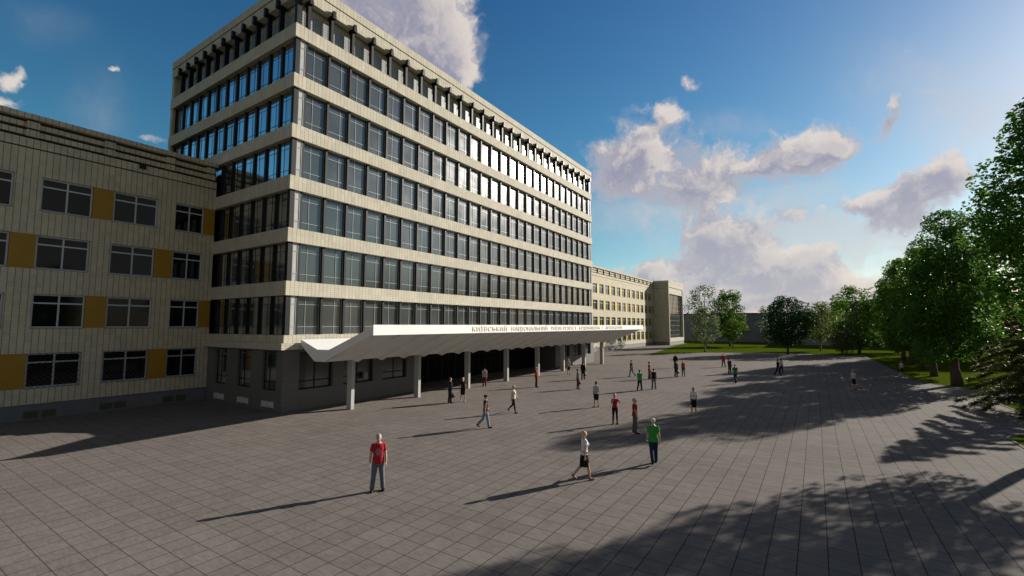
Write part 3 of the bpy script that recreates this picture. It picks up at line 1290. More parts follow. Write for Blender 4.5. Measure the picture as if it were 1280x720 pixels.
def deciduous(seed, H, cb, rad, leaf, n, mt, bark=BARK, trunk_r=.22, prof='round', lobes=46, fork=None, lobe_r=.30, fill=.35, gaps=17):
    """returns (crown mesh, trunk mesh). cb = height where the crown starts"""
    rg = np.random.default_rng(seed)
    ch = H - cb
    LB = []
    for k in range(lobes):
        t = (k + .5) / lobes
        t = min(.97, max(.03, t + rg.uniform(-.04, .04)))
        if prof == 'round':
            pr = math.sin(math.pi * min(1, t * .92 + .06)) ** .6
        elif prof == 'tall':
            pr = (math.sin(math.pi * min(1, (t * .88 + .1))) ** .55) * (1.05 - .35 * t)
        elif prof == 'cone':
            pr = (1 - t) ** .7 * min(1, t * 6 + .35)
        else:
            pr = math.sqrt(max(.02, 1 - (t * 1.0 - .35) ** 2 / .5))
        an = k * 2.399 + rg.uniform(-.5, .5)
        rr = rad * pr * rg.uniform(.45, .80)
        lr = rad * lobe_r * rg.uniform(.75, 1.35) * (.55 + .45 * pr)
        LB.append((math.cos(an) * rr, math.sin(an) * rr, cb + ch * (.05 + .9 * t), lr))
    LB = np.array(LB)
    wgt = LB[:, 3] ** 2
    idx = rg.choice(len(LB), n, p=wgt / wgt.sum())
    dr = rg.normal(size=(n, 3))
    dr /= np.linalg.norm(dr, axis=1)[:, None]
    rr = np.where(rg.random(n) < fill, rg.random(n) ** .5, .82 + .28 * rg.random(n))
    C = LB[idx, :3] + dr * (LB[idx, 3] * rr)[:, None] * np.array([1, 1, .8])
    # drop some leaves at random patches so that the sky shows through
    cell = np.floor(C / (leaf * 4.5)).astype(np.int64)
    hsh = (cell[:, 0] * 73856093 ^ cell[:, 1] * 19349663 ^ cell[:, 2] * 83492791 ^ seed * 7919) % 100
    C = C[hsh > gaps]
    crown = leaf_mesh('crown', C, leaf, mt, seed=seed)
    mb = MB()
    lean = rg.uniform(-.03, .03, 2)
    top = cb + ch * .62
    pts, rad_ = [], []
    for k in range(8):
        t = k / 7
        z = top * t
        pts.append((lean[0] * z + .06 * math.sin(z * 1.3 + seed), lean[1] * z + .06 * math.cos(z * 1.1 + seed), z))
        flare = 1.0 + .35 * math.exp(-z / .22)
        rad_.append(trunk_r * flare * (1 - .78 * t))
    pts[0] = (pts[0][0], pts[0][1], -.05)
    mb.loft(pts, rad_, n=10)
    fz = fork if fork else cb * .95
    nl = min(len(LB), 16)
    for k in rg.choice(len(LB), nl, replace=False):
        e = Vector(LB[k, :3])
        z0 = min(fz + rg.uniform(0, .35) * ch * (e.z - cb) / ch, e.z - .3, top * .95)
        z0 = max(z0, fz * .9)
        s = Vector((lean[0] * z0, lean[1] * z0, z0))
        mid = s.lerp(e, .5) + Vector((0, 0, -.12 * (e - s).length + .25))
        r0 = trunk_r * (.5 - .25 * (z0 - fz) / max(1, ch))
        mb.loft([s, s.lerp(mid, .55), mid, mid.lerp(e, .6), e], [r0, r0 * .8, r0 * .55, r0 * .35, r0 * .15], n=6)
    trunk = mb.mesh('trunk', bark)
    return crown, trunk


def put_tree(name, label, meshes, x, y, rz=0, s=1.0, group=None, cat='tree'):
    t = thing(name, label, cat, (x, y, 0), rz, group)
    t.scale = (s, s, s)
    link('trunk', meshes[1], t)
    link('crown', meshes[0], t)
    return t


AV = 'trees lining the lawn side of the plaza'
BIG = deciduous(3, 16.6, 4.7, 4.15, .21, 36000, LF_DEEP, BARK, .30, 'tall', 66, fork=5.1, lobe_r=.30)
T1 = deciduous(5, 15.9, 1.9, 4.1, .24, 36000, LF_DEEP, BARK, .36, 'tall', 56, lobe_r=.35, gaps=8)
T2 = deciduous(8, 13.8, 1.5, 3.7, .28, 21000, LF_MID, BARK, .26, 'tall', 46, lobe_r=.34)
T3 = deciduous(12, 15.2, 1.9, 3.5, .30, 18000, LF_MID, BARK, .24, 'tall', 40, lobe_r=.36)
put_tree('broadleaf_tree', 'huge dark leafy tree cut off by the right edge, its leafy crown rising highest', BIG, 15.8, -37.4, .4, 1.0, AV)
put_tree('broadleaf_tree', 'tall dark tree with a thick reddish brown trunk at the lawn corner', T1, 40.1, -37.6, 1.0, 1.0, AV)
put_tree('broadleaf_tree', 'mid green tree second along the lawn, left of the thick reddish trunk', T2, 49.3, -37.6, 2.1, 1.02, AV)
put_tree('broadleaf_tree', 'mid green tree third along the lawn, behind two dark trunks', T3, 57.0, -37.8, 4.0, .98, AV)
put_tree('broadleaf_tree', 'leafy tree fourth along the lawn, behind the woman on the grass edge', T2, 66.2, -38.0, .3, 1.08, AV)
put_tree('broadleaf_tree', 'leafy tree fifth and last along the lawn, furthest from the viewer', T3, 74.5, -38.2, 5.2, 1.05, AV)

PT = deciduous(21, 9.2, 1.3, 3.2, .30, 4200, LF_PALE, BARK_P, .15, 'round', 34, lobe_r=.30, fill=.6)
put_tree('young_tree', 'pale grey-green young tree with a pale trunk at the far lawn edge', PT, 82.9, -8.55, 0)
PTT = deciduous(22, 15.8, 5.2, 5.6, .42, 2600, LF_PALE, BARK_P, .2, 'round', 40, lobe_r=.24, fill=.7)
put_tree('sparse_tree', 'tall sparse grey-green tree with sky showing through its thin crown', PTT, 105, -4.6, 1.2)
BR = deciduous(23, 14.5, 1.8, 4.0, .42, 11000, LF_BRIGHT, BARK, .22, 'cone2', 46, lobe_r=.34)
put_tree('bright_tree', 'bright green egg-shaped tree right of the sparse tall tree', BR, 112.8, -8.9, .6)
BRL = deciduous(24, 6.8, 1.6, 2.5, .32, 2600, LF_MID, BARK_P, .13, 'round', 26, lobe_r=.36)
put_tree('small_tree', 'small round tree under the bright green egg-shaped tree', BRL, 107.5, -10.4, .2)
P2 = deciduous(25, 10.8, 1.4, 3.2, .38, 2200, LF_PALE, BARK_P, .14, 'round', 34, lobe_r=.28, fill=.6)
put_tree('sparse_tree', 'small sparse pale tree left of the darkest round tree', P2, 118, -17.2, .9)
DK = deciduous(26, 10.5, 1.5, 4.1, .30, 16000, LF_DARK, BARK, .2, 'round', 44, lobe_r=.38, gaps=4)
put_tree('dark_tree', 'very dark dense round tree alone on the far lawn', DK, 83.2, -22.9, .4)
PG = deciduous(27, 10.0, 1.9, 5.0, .34, 6800, LF_OLIVE, BARK_P, .16, 'round', 40, lobe_r=.30, fill=.5)
put_tree('olive_tree', 'yellow-green round tree with a pale straight trunk right of the darkest tree', PG, 99.2, -28.0, .4)
BB = deciduous(28, 12.8, 1.0, 5.0, .45, 6500, LF_MID, BARK, .25, 'round', 46, lobe_r=.32)
put_tree('background_tree', 'broad mid green tree in front of the dark far block', BB, 91.5, -33.9, .4, 1.0)
put_tree('background_tree', 'broad green tree beside the dark far block, behind the last avenue tree', BB, 101, -40.5, 2.6, 1.1)
put_tree('background_tree', 'broad green tree half hidden behind the second avenue tree', BB, 78, -47, 1.6, 1.02)
SH = deciduous(31, 5.2, .5, 2.8, .30, 2800, LF_OLIVE, BARK, .12, 'round', 26, lobe_r=.36)
put_tree('background_tree', 'low olive bush-like tree at the foot of the dark far block', SH, 88, -31.2, 0, .8)
BG = 'trees standing deep on the lawn behind the avenue'
for i, (x, y, s, lab) in enumerate((
        (62, -52, .95, 'leafy tree deep on the lawn, seen between the second and third avenue trunks'),
        (52, -55, .9, 'leafy tree deep on the lawn, seen just left of the thick reddish trunk'),
        (47, -66, 1.0, 'leafy tree deep on the lawn, seen just right of the thick reddish trunk'),
        (38, -60, 1.0, 'leafy tree deep on the lawn, seen behind the drooping conifer'),
        (90, -58, 1.0, 'leafy tree deep on the lawn, furthest left of those behind the avenue'),
        (72, -66, 1.1, 'leafy tree deep on the lawn, behind the third avenue tree'),
        (60, -82, 1.1, 'leafy tree deep on the lawn, the furthest one right of the reddish trunk'),
        (46, -84, 1.15, 'leafy tree at the back of the lawn, straight behind the conifer tip'),
        (101, -52, 1.35, 'large leafy tree far behind the avenue, seen above the conifer'),
        (99, -61, 1.4, 'large leafy tree far behind the avenue, second from the right edge'),
        (92, -67, 1.4, 'large leafy tree far behind the avenue, hard against the right edge'),
        (33, -66, 1.1, 'leafy tree at the back of the lawn, close to the right edge'),
        (84, -84, 1.2, 'leafy tree at the back of the lawn, behind the second avenue tree'),
        (112, -70, 1.25, 'leafy tree at the back of the lawn, behind the fifth avenue tree'),
        (4, -52, 1.1, 'leafy tree behind the viewpoint, mirrored in the lower tower windows'),
        (-9, -55, 1.2, 'leafy tree behind the viewpoint, second of those mirrored in the windows'),
        (-22, -53, 1.1, 'leafy tree behind the viewpoint, third of those mirrored in the windows'),
        (-36, -56, 1.2, 'leafy tree behind the viewpoint, leftmost of those mirrored in the windows'))):
    put_tree('background_tree', lab, BB if i % 2 else T2, x, y, i * 1.3, s, BG if x > 20 else 'trees behind the viewpoint')


def conifer(seed, H, rad, n_br, mt):
    rg = np.random.default_rng(seed)
    mb = MB()
    mb.loft([(0, 0, -.05), (.03, .02, H * .3), (0, .05, H * .65), (.02, 0, H)], [.17, .13, .07, .015], n=9)
    C = []
    for k in range(n_br):
        t = (k + .5) / n_br
        z = .55 + (H - .75) * t
        an = k * 2.399 + rg.uniform(-.4, .4)
        ln = rad * (1 - t) ** .75 * rg.uniform(.75, 1.12) + .25
        dv = Vector((math.cos(an), math.sin(an), 0))
        p0 = Vector((0, 0, z))
        p1 = p0 + dv * ln * .5 + Vector((0, 0, -.02 * ln))
        p2 = p0 + dv * ln + Vector((0, 0, -.26 * ln))
        mb.loft([p0, p1, p2], [.035, .022, .006], n=5)
        side = Vector((-dv.y, dv.x, 0))
        for q in range(int(16 + ln * 22)):
            s = rg.uniform(.12, 1)
            base = (p0.lerp(p1, s * 2) if s < .5 else p1.lerp(p2, s * 2 - 1))
            off = rg.uniform(-1, 1) * ln * .30 * (1.15 - s)
            tip = base + side * off + dv * abs(off) * .5 + Vector((0, 0, -abs(off) * .22))
            for _ in range(13):
                w_ = rg.random()
                c = base.lerp(tip, w_) + Vector(rg.normal(size=3) * .065)
                C.append(tuple(c))
    C = np.array(C)
    return leaf_mesh('crown', C, .17, mt, seed=seed, aspect=.24), mb.mesh('trunk', BARK)


CF = conifer(4, 7.4, 3.7, 78, LF_NEEDLE)
put_tree('conifer', 'loose drooping brownish conifer hanging over the paving at the right edge', CF, 24.7, -38.5, .5, 1.0)

# ------------------------------------------------------------------ people
CAM_R = Vector((math.sin(HEAD), -math.cos(HEAD), 0))
CAM_F = Vector((math.cos(HEAD), math.sin(HEAD), 0))


def eval_remesh(mb, voxel, smooth=2, name='m'):
    me = mb.mesh(name, [])
    o = bpy.data.objects.new('tmp', me)
    COL.objects.link(o)
    m = o.modifiers.new('r', 'REMESH')
    m.mode = 'VOXEL'
    m.voxel_size = voxel
    m.use_smooth_shade = True
    if smooth:
        s = o.modifiers.new('s', 'SMOOTH')
        s.iterations = smooth
        s.factor = .5
    dg = bpy.context.evaluated_depsgraph_get()
    out = bpy.data.meshes.new_from_object(o.evaluated_get(dg))
    bpy.data.objects.remove(o)
    bpy.data.meshes.remove(me)
    out.name = name
    out.polygons.foreach_set('use_smooth', [True] * len(out.polygons))
    return out


POSES = {
    'stand': dict(hip=(4, -3), knee=(5, 3), arm=(4, -3), abd=(9, 9), elb=(12, 12), foot=(0, 0), spread=(4, 4)),
    'relaxed': dict(hip=(8, -2), knee=(14, 2), arm=(8, 0), abd=(12, 10), elb=(22, 15), foot=(-4, 0), spread=(6, 5)),
    'walk': dict(hip=(24, -20), knee=(8, 28), arm=(-22, 24), abd=(7, 7), elb=(14, 26), foot=(12, -42), spread=(1, 1)),
    'walk_short': dict(hip=(13, -15), knee=(4, 30), arm=(-12, 14), abd=(7, 7), elb=(10, 20), foot=(4, -38), spread=(1, 1)),
    'phone': dict(hip=(2, -2), knee=(2, 2), arm=(42, 48), abd=(20, 20), elb=(105, 108), foot=(0, 0), spread=(3, 3)),
    'bag': dict(hip=(2, -2), knee=(2, 3), arm=(0, 2), abd=(7, 6), elb=(8, 5), foot=(0, 0), spread=(2, 2)),
    'hips': dict(hip=(2, -2), knee=(2, 2), arm=(-12, -12), abd=(34, 34), elb=(70, 70), foot=(0, 0), spread=(8, 8)),
}


def joints(pose, female):
    P = POSES[pose]
    J = {}
    hx = .088 if not female else .086
    sx = .172 if not female else .148
    for i, sg in ((0, 1), (1, -1)):
        hip = Vector((sg * hx, 0, .91))
        a, kf, sp = R(P['hip'][i]), R(P['knee'][i]), R(P['spread'][i])
        def lv(an, ln):
            return Vector((sg * math.sin(sp) * ln, math.sin(an) * ln * math.cos(sp), -math.cos(an) * ln * math.cos(sp)))
        knee = hip + lv(a, .43)
        ank = knee + lv(a - kf, .405)
        fa = R(P['foot'][i])
        ft = Vector((sg * .10, math.cos(fa), math.sin(fa))).normalized()
        sh = Vector((sg * sx, -.005, 1.415))
        ar, ab, el = R(P['arm'][i]), R(P['abd'][i]), R(P['elb'][i])
        def av(an, bd, ln):
            return Vector((sg * math.sin(bd), math.sin(an) * math.cos(bd), -math.cos(an) * math.cos(bd))) * ln
        elb = sh + av(ar, ab, .295)
        inn = ab * .35 if pose != 'hips' else -R(38)
        if pose == 'phone':
            inn = -R(16)
        wr = elb + av(ar + el, inn, .25)
        J[i] = dict(hip=hip, knee=knee, ank=ank, ft=ft, sh=sh, elb=elb, wr=wr, hd=(wr - elb).normalized(), sg=sg)
    low = min(min(J[i]['ank'].z - .075 for i in (0, 1)), min((J[i]['ank'] + J[i]['ft'] * .17).z - .03 - .045 * 0 for i in (0, 1)))
    for i in (0, 1):
        toe = J[i]['ank'] + J[i]['ft'] * .17
    return J, low


M_TORSO = [(.82, .095, .085, .0), (.88, .155, .108, -.005), (.95, .165, .115, -.008), (1.03, .150, .103, 0), (1.12, .142, .098, .003), (1.22, .155, .108, .005),
           (1.33, .172, .116, .003), (1.41, .168, .100, -.003), (1.458, .135, .080, -.008), (1.49, .088, .066, -.008), (1.525, .058, .058, -.006)]
F_TORSO = [(.82, .095, .09, .0), (.88, .160, .115, -.01), (.95, .166, .118, -.012), (1.03, .140, .098, 0), (1.11, .120, .085, .003), (1.20, .132, .098, .008),
           (1.29, .150, .118, .016), (1.37, .146, .100, .005), (1.432, .118, .074, -.006), (1.468, .075, .058, -.008), (1.51, .050, .050, -.006)]


def torso(mb, rows, z0, z1, inf, hem=0.0):
    pts, rad = [], []
    for z, a, b, y in rows:
        if z0 - .06 < z < z1 + .06:
            zz = min(max(z, z0), z1)
            pts.append((0, y, zz))
            k = max(0, (1.05 - z) / .2) * hem
            rad.append((a + inf + k, b + inf + k))
    # merge repeats
    P2, R2 = [pts[0]], [rad[0]]
    for p, r in zip(pts[1:], rad[1:]):
        if p[2] - P2[-1][2] > .012:
            P2.append(p)
            R2.append(r)
    mb.loft(P2, R2, (1, 0, 0), 22)


def leg(mb, j, inf, end=1.0, straight=False, female=False):
    k = .94 if female else 1.0
    h, kn, an = j['hip'], j['knee'], j['ank']
    pts = [h + Vector((0, 0, .04)), h.lerp(kn, .3), h.lerp(kn, .7), kn, kn.lerp(an, .3), kn.lerp(an, .7), an]
    rad = [.088, .083, .066, .054, .057, .042, .036]
    if straight:
        rad = [.090, .086, .074, .066, .064, .062, .063]
        pts[-1] = kn.lerp(an, 1.03)
    rad = [r * k + inf for r in rad]
    n = max(2, int(round(end * 7)))
    mb.loft(pts[:n], rad[:n], (1, 0, 0), 14)
    mb.ell(kn, (rad[3], rad[3], rad[3]) if n > 3 else (.05, .05, .05))


def foot(mb, j, inf=0.0, sole=False):
    a, f = j['ank'], j['ft']
    s = Vector((f.y, -f.x, 0)).normalized()
    up = s.cross(f).normalized()
    if up.z < 0:
        up = -up
    b = a - up * .042
    pts = [b - f * .055, b - f * .02, b + f * .05, b + f * .12, b + f * .175, b + f * .20]
    mb.loft(pts, [(.028 + inf, .026 + inf), (.036 + inf, .040 + inf), (.040 + inf, .036 + inf), (.047 + inf, .028 + inf), (.040 + inf, .022 + inf), (.018 + inf, .012 + inf)], s, 12)
    mb.ell(a, (.040 + inf, .042 + inf, .045 + inf))


def arm(mb, j, inf, t_end, female=False):
    k = .84 if female else 1.0
    s, e, w_ = j['sh'], j['elb'], j['wr']
    if t_end <= 1:
        pts = [s, s.lerp(e, .35 * t_end), s.lerp(e, t_end)]
        rad = [.052 * k + inf * .6, .050 * k + inf * .8, .048 * k + inf]
        mb.loft(pts, rad, (1, 0, 0), 14)
        mb.ell(s, (.052 * k + inf * .6,) * 3)
        return
    q = t_end - 1
    pts = [s, s.lerp(e, .4), e, e.lerp(w_, .3 * q), e.lerp(w_, q)]
    rad = [.052, .048, .040, .041, .028 + .012 * (inf > 0)]
    mb.loft(pts, [r * k + inf * .9 for r in rad], (1, 0, 0), 14)
    mb.ell(s, (.052 * k + inf * .6,) * 3)
    mb.ell(e, (.041 * k + inf,) * 3)


def hand(mb, j, female):
    k = .9 if female else 1.0
    w_, d, sg = j['wr'], j['hd'], j['sg']
    fwd = Vector((0, 1, 0))
    flat = fwd - d * fwd.dot(d)
    if flat.length < .2:
        flat = Vector((-sg, 0, 0)) - d * (-sg * d.x)
    flat.normalize()             # direction across the knuckles (thumb side)
    nrm = d.cross(flat).normalized()
    inward = Vector((-sg, 0, 0))
    if nrm.dot(inward) < 0:
        nrm = -nrm               # palm side
    mb.loft([w_ - d * .01, w_ + d * .03 * k, w_ + d * .085 * k], [(.024 * k, .018 * k), (.034 * k, .017 * k), (.040 * k, .014 * k)], flat, 12)
    for q, (off, ln) in enumerate(((.029, .070), (.010, .078), (-.009, .073), (-.028, .056))):
        b = w_ + d * .082 * k + flat * off * k
        p1 = b + d * ln * .45 * k + nrm * .006
        p2 = p1 + (d * .85 + nrm * .5).normalized() * ln * .32 * k
        p3 = p2 + (d * .6 + nrm * .8).normalized() * ln * .25 * k
        mb.loft([b - d * .02, b, p1, p2, p3], [.0095 * k, .0095 * k, .009 * k, .0085 * k, .007 * k], flat, 7)
    b = w_ + d * .028 * k + flat * .026 * k
    p1 = b + (d * .62 + flat * .75 + nrm * .25).normalized() * .038 * k
    p2 = p1 + (d * .9 + flat * .25 + nrm * .35).normalized() * .032 * k
    mb.loft([b - flat * .015, b, p1, p2], [.013 * k, .013 * k, .011 * k, .008 * k], nrm, 7)


def head(mb):
    mb.loft([(0, -.012, 1.44), (0, -.004, 1.50), (0, .006, 1.57)], [(.056, .058), (.050, .054), (.052, .058)], (1, 0, 0), 14)
    mb.ell((0, .004, 1.652), (.078, .098, .101))
    mb.loft([(0, .022, 1.66), (0, .034, 1.60), (0, .044, 1.555), (0, .052, 1.530)], [(.070, .078), (.064, .066), (.050, .052), (.024, .030)], (1, 0, 0), 14)
    mb.loft([(0, .098, 1.652), (0, .116, 1.622), (0, .106, 1.606)], [(.010, .010), (.014, .014), (.012, .008)], (1, 0, 0), 8)
    for s in (1, -1):
        mb.ell((s * .076, .0, 1.635), (.010, .020, .030))
        mb.ell((s * .030, .088, 1.662), (.020, .014, .009))


CACHE = {}


def part_mesh(kind, pose, female):
    key = (kind, pose, female)
    if key in CACHE:
        return CACHE[key]
    J, low = joints(pose, female)
    T = F_TORSO if female else M_TORSO
    mb = MB()
    vox, sm = .014, 2
    if kind == 'body':
        vox, sm = .0095, 1
        torso(mb, T, .82, 1.52, 0)
        if female:
            for s in (1, -1):
                mb.ell((s * .068, .088, 1.285), (.062, .055, .060))
        for i in (0, 1):
            leg(mb, J[i], 0, female=female)
            foot(mb, J[i])
            arm(mb, J[i], 0, 2.0, female)
            hand(mb, J[i], female)
        head(mb)
    elif kind in ('tshirt', 'longshirt', 'jacket', 'vest', 'top'):
        inf = {'tshirt': .016, 'longshirt': .014, 'jacket': .026, 'vest': .020, 'top': .012}[kind]
        z0 = {'tshirt': .86, 'longshirt': .90, 'jacket': .80, 'vest': .90, 'top': .93}[kind]
        torso(mb, T, max(z0, .87), 1.478, inf, .012)
        if kind in ('tshirt', 'longshirt', 'vest'):
            w0 = .170 if not female else .166
            mb.loft([(0, -.006, z0), (0, -.004, .97), (0, 0, 1.10)], [(w0 + inf + .012, .118 + inf + .01), (w0 + inf, .116 + inf), (w0 - .024 + inf, .100 + inf)], (1, 0, 0), 22)
        if z0 < .87:
            mb.loft([(0, -.006, z0), (0, -.006, .95)], [(.185, .138), (.182, .135)], (1, 0, 0), 22)
        if female:
            for s in (1, -1):
                mb.ell((s * .068, .088, 1.285), (.062 + inf, .055 + inf * .7, .060 + inf))
        te = {'tshirt': .62, 'longshirt': 1.98, 'jacket': 2.0, 'vest': .12, 'top': .5}[kind]
        for i in (0, 1):
            arm(mb, J[i], inf * .85, te, female)
        if kind in ('jacket', 'longshirt'):
            mb.loft([(0, -.012, 1.43), (0, -.010, 1.50)], [(.082, .078), (.066, .066)], (1, 0, 0), 16)
    elif kind == 'trousers':
        torso(mb, T, .83, 1.03, .010)
        for i in (0, 1):
            leg(mb, J[i], .012, straight=True, female=female)
    elif kind == 'leggings':
        torso(mb, T, .83, 1.03, .008)
        for i in (0, 1):
            leg(mb, J[i], .009, female=female)
    elif kind == 'skirt':
        k0, k1 = J[0]['knee'], J[1]['knee']
        sp = abs(k0.y - k1.y) / 2
        mb.loft([(0, 0, .50), (0, -.004, .70), (0, -.008, .88), (0, -.006, .98), (0, 0, 1.05)],
                [(.165, .105 + sp * .85), (.178, .120 + sp * .5), (.180, .132), (.172, .125), (.150, .106)], (1, 0, 0), 24)
    elif kind == 'shoes':
        vox, sm = .011, 1
        for i in (0, 1):
            foot(mb, J[i], .008)
    elif kind == 'hair_short':
        vox, sm = .011, 1
        mb.ell((0, -.016, 1.676), (.087, .102, .094))
        mb.ell((0, -.045, 1.615), (.074, .062, .07))
    elif kind == 'hair_bob':
        vox, sm = .011, 1
        mb.ell((0, -.016, 1.672), (.088, .102, .095))
        mb.ell((0, -.040, 1.585), (.088, .066, .09))
    elif kind == 'hair_long':
        vox, sm = .011, 1
        mb.ell((0, -.016, 1.672), (.087, .102, .094))
        mb.loft([(0, -.035, 1.66), (0, -.06, 1.56), (0, -.085, 1.44), (0, -.09, 1.34)], [(.085, .07), (.086, .062), (.088, .042), (.06, .025)], (1, 0, 0), 14)
    elif kind == 'hat':
        vox, sm = .011, 1
        mb.ell((0, -.008, 1.688), (.090, .108, .080))
        mb.loft([(0, .06, 1.690), (0, .125, 1.684), (0, .17, 1.672)], [(.080, .010), (.074, .009), (.045, .008)], (1, 0, 0), 14)
    me = eval_remesh(mb, vox, sm, kind)
    for v in me.vertices:
        v.co.z -= low
    me.materials.append(None)
    CACHE[key] = me
    return me


MC = {}


def cloth(col, rough=.85):
    key = (tuple(round(c, 3) for c in col), rough)
    if key not in MC:
        m, t, b = mat('fabric', col, rough, spec=.2)
        g = nd(t, 'ShaderNodeTexCoord')
        n = noise(t, g.outputs['Object'], 14, 4, .6)
        h = nd(t, 'ShaderNodeHueSaturation')
        h.inputs['Color'].default_value = (*col, 1)
        t.links.new(maprange(t, n, .3, .7, .86, 1.12), h.inputs['Value'])
        t.links.new(h.outputs[0], b.inputs['Base Color'])
        bump(t, b, n, .02, .5)
        MC[key] = m
    return MC[key]


SKIN = simple('skin', (.50, .30, .21), .5, .4, var=.06, scale=8)
SKIN2 = simple('skin_tan', (.42, .245, .165), .5, .4, var=.06, scale=8)
EYE = simple('eye', (.02, .018, .018), .2, .5)
LIPS = simple('lips', (.35, .12, .10), .5, .4)
BLK, NAVY, WHT = (.012, .012, .014), (.018, .028, .07), (.72, .70, .68)
RED, MAROON, GREEN = (.42, .025, .03), (.075, .02, .025), (.035, .27, .055)
JEAN, GREYJ, BLOND = (.045, .075, .15), (.12, .135, .17), (.55, .42, .25)
BROWN, GREYH, DARKH = (.06, .035, .02), (.40, .38, .36), (.018, .013, .010)
CREAM, GREY, CHAR = (.58, .52, .42), (.28, .29, .30), (.03, .032, .034)


def ground_at(px, py):
    d = pix_dir(px, py)
    t = -CAMP.z / d.z
    return CAMP + d * t


def person(px, py, H, face, pose, female, wear, label, skin=SKIN, faceparts=False):
    """wear: list of (garment, colour); face: heading in degrees, 0 = away from the viewer, 90 = towards picture right, 180 = to the viewer"""
    p = ground_at(px, py)
    p.z = .004
    fd = CAM_F * math.cos(R(face)) + CAM_R * math.sin(R(face))
    rz = math.atan2(fd.y, fd.x) - math.pi / 2
    t = thing('person', label, 'person', p, rz, 'people scattered over the plaza')
    s = H / 1.752
    t.scale = (s, s, s)
    names = {'tshirt': 'shirt', 'longshirt': 'shirt', 'jacket': 'jacket', 'vest': 'vest', 'top': 'blouse', 'trousers': 'trousers', 'leggings': 'trousers',
             'skirt': 'skirt', 'shoes': 'shoes', 'hair_short': 'hair', 'hair_bob': 'hair', 'hair_long': 'hair', 'hat': 'cap'}
    def add(kind, m, nm, parent=t):
        me = part_mesh(kind, pose, female)
        o = link(nm, me, parent)
        o.material_slots[0].link = 'OBJECT'
        o.material_slots[0].material = m
        return o
    add('body', skin, 'body')
    for k, c in wear:
        add(k, cloth(c, .55 if k in ('shoes',) else .88), names[k])
    J, low = joints(pose, female)
    if faceparts:
        for sx in (1, -1):
            e = MB()
            e.ell((sx * .030, .0985, 1.648 - low), (.011, .006, .006), 8, 6)
            e.build('eye', EYE, t)
        e = MB()
        e.ell((0, .098, 1.575 - low), (.022, .008, .006), 8, 6)
        e.build('mouth', LIPS, t)
    return t, J, low, s, rz


def hand_bag(pt, side, col, label, size=(.36, .10, .27)):
    t, J, low, s, rz = pt
    j = J[side]
    hp = t.matrix_basis @ (j['wr'] + j['hd'] * .10 - Vector((0, 0, low)))
    b = thing('bag', label, 'bag', (hp.x, hp.y, hp.z - .10 - size[2]), rz)
    w_, d_, h_ = size
    mb = MB()
    mb.loft([(0, 0, 0), (0, 0, .02), (0, 0, h_ * .6), (0, 0, h_)], [(d_ * .5, w_ * .48), (d_ * .58, w_ * .52), (d_ * .55, w_ * .5), (d_ * .3, w_ * .42)], (1, 0, 0), 16)
    mb.build('bag_body', cloth(col, .5), b)
    mb = MB()
    pts = [(0, math.cos(a) * w_ * .26, h_ - .02 + math.sin(a) * .12) for a in [math.pi * k / 8 for k in range(9)]]
    mb.loft(pts, [.012] * 9, (1, 0, 0), 6)
    mb.build('handle', cloth(BLK, .5), b)
    return b


# --- nearest figures
p1 = person(472, 613.5, 1.78, 165, 'relaxed', False, [('tshirt', (.40, .02, .035)), ('trousers', GREYJ), ('shoes', BLK), ('hair_short', GREYH)],
            'man in red T-shirt with a pale emblem and grey jeans, nearest to the viewer', faceparts=True)
# round pale emblem on the red shirt front
t, J, low, s, rz = p1
mb = MB()


def chest(x, z):
    a, b = .185, .129
    return .008 + b * math.sqrt(max(0, 1 - (x / a) ** 2)) + .004


seg = 28
zc = 1.235
for k in range(seg):
    a0, a1 = 2 * math.pi * k / seg, 2 * math.pi * (k + 1) / seg
    for r0, r1 in ((.085, .100), (.058, .066)):
        q = []
        for an, rr in ((a0, r0), (a1, r0), (a1, r1), (a0, r1)):
            x, z = rr * math.cos(an) * .82, zc + rr * math.sin(an)
            q.append((x, chest(x, z), z - low))
        mb.quad(q)
for (x0, z0, x1, z1) in ((-.028, -.04, -.012, .045), (-.028, .03, .03, .045), (.014, -.04, .03, .03), (-.012, -.006, .014, .008), (.012, -.055, .045, -.04)):
    q = [(x, chest(x, z), zc + z - low) for x, z in ((x0, z0), (x1, z0), (x1, z1), (x0, z1))]
    mb.quad(q)
mb.build('shirt_emblem', cloth((.42, .36, .36)), t)

person(731, 600, 1.66, 72, 'walk_short', True, [('top', (.70, .68, .70)), ('skirt', BLK), ('shoes', (.30, .14, .10)), ('hair_bob', BLOND)],
       'blond woman in white patterned blouse and black skirt walking near the man in green', faceparts=True)
person(817.5, 579.5, 1.72, 8, 'walk_short', False, [('tshirt', GREEN), ('trousers', NAVY), ('shoes', BLK), ('hat', (.60, .58, .54))],
       'man in bright green T-shirt, dark jeans and pale cap walking away', faceparts=False)
person(794, 541.5, 1.70, 100, 'stand', False, [('tshirt', (.33, .025, .03)), ('trousers', (.10, .11, .12)), ('shoes', BLK), ('hair_short', GREYH)],
       'grey-haired man in dark red shirt and grey trousers standing in a tree shadow tip', faceparts=True)
person(769, 530, 1.62, 178, 'phone', True, [('top', (.34, .025, .045)), ('leggings', BLK), ('shoes', BLK), ('hair_bob', GREYH)],
       'woman in red top and black leggings raising both hands to her face', faceparts=True)
person(867.5, 519, 1.64, 185, 'stand', True, [('top', (.70, .68, .68)), ('skirt', BLK), ('shoes', (.3, .15, .1)), ('hair_bob', BLOND)],
       'blond woman in white blouse and black skirt standing alone on the sunny paving', faceparts=True)
person(745.5, 509, 1.65, 5, 'stand', True, [('top', (.36, .38, .40)), ('skirt', BLK), ('shoes', BLK), ('hair_short', BROWN)],
       'woman in grey blouse and black skirt with bare legs, seen from behind')
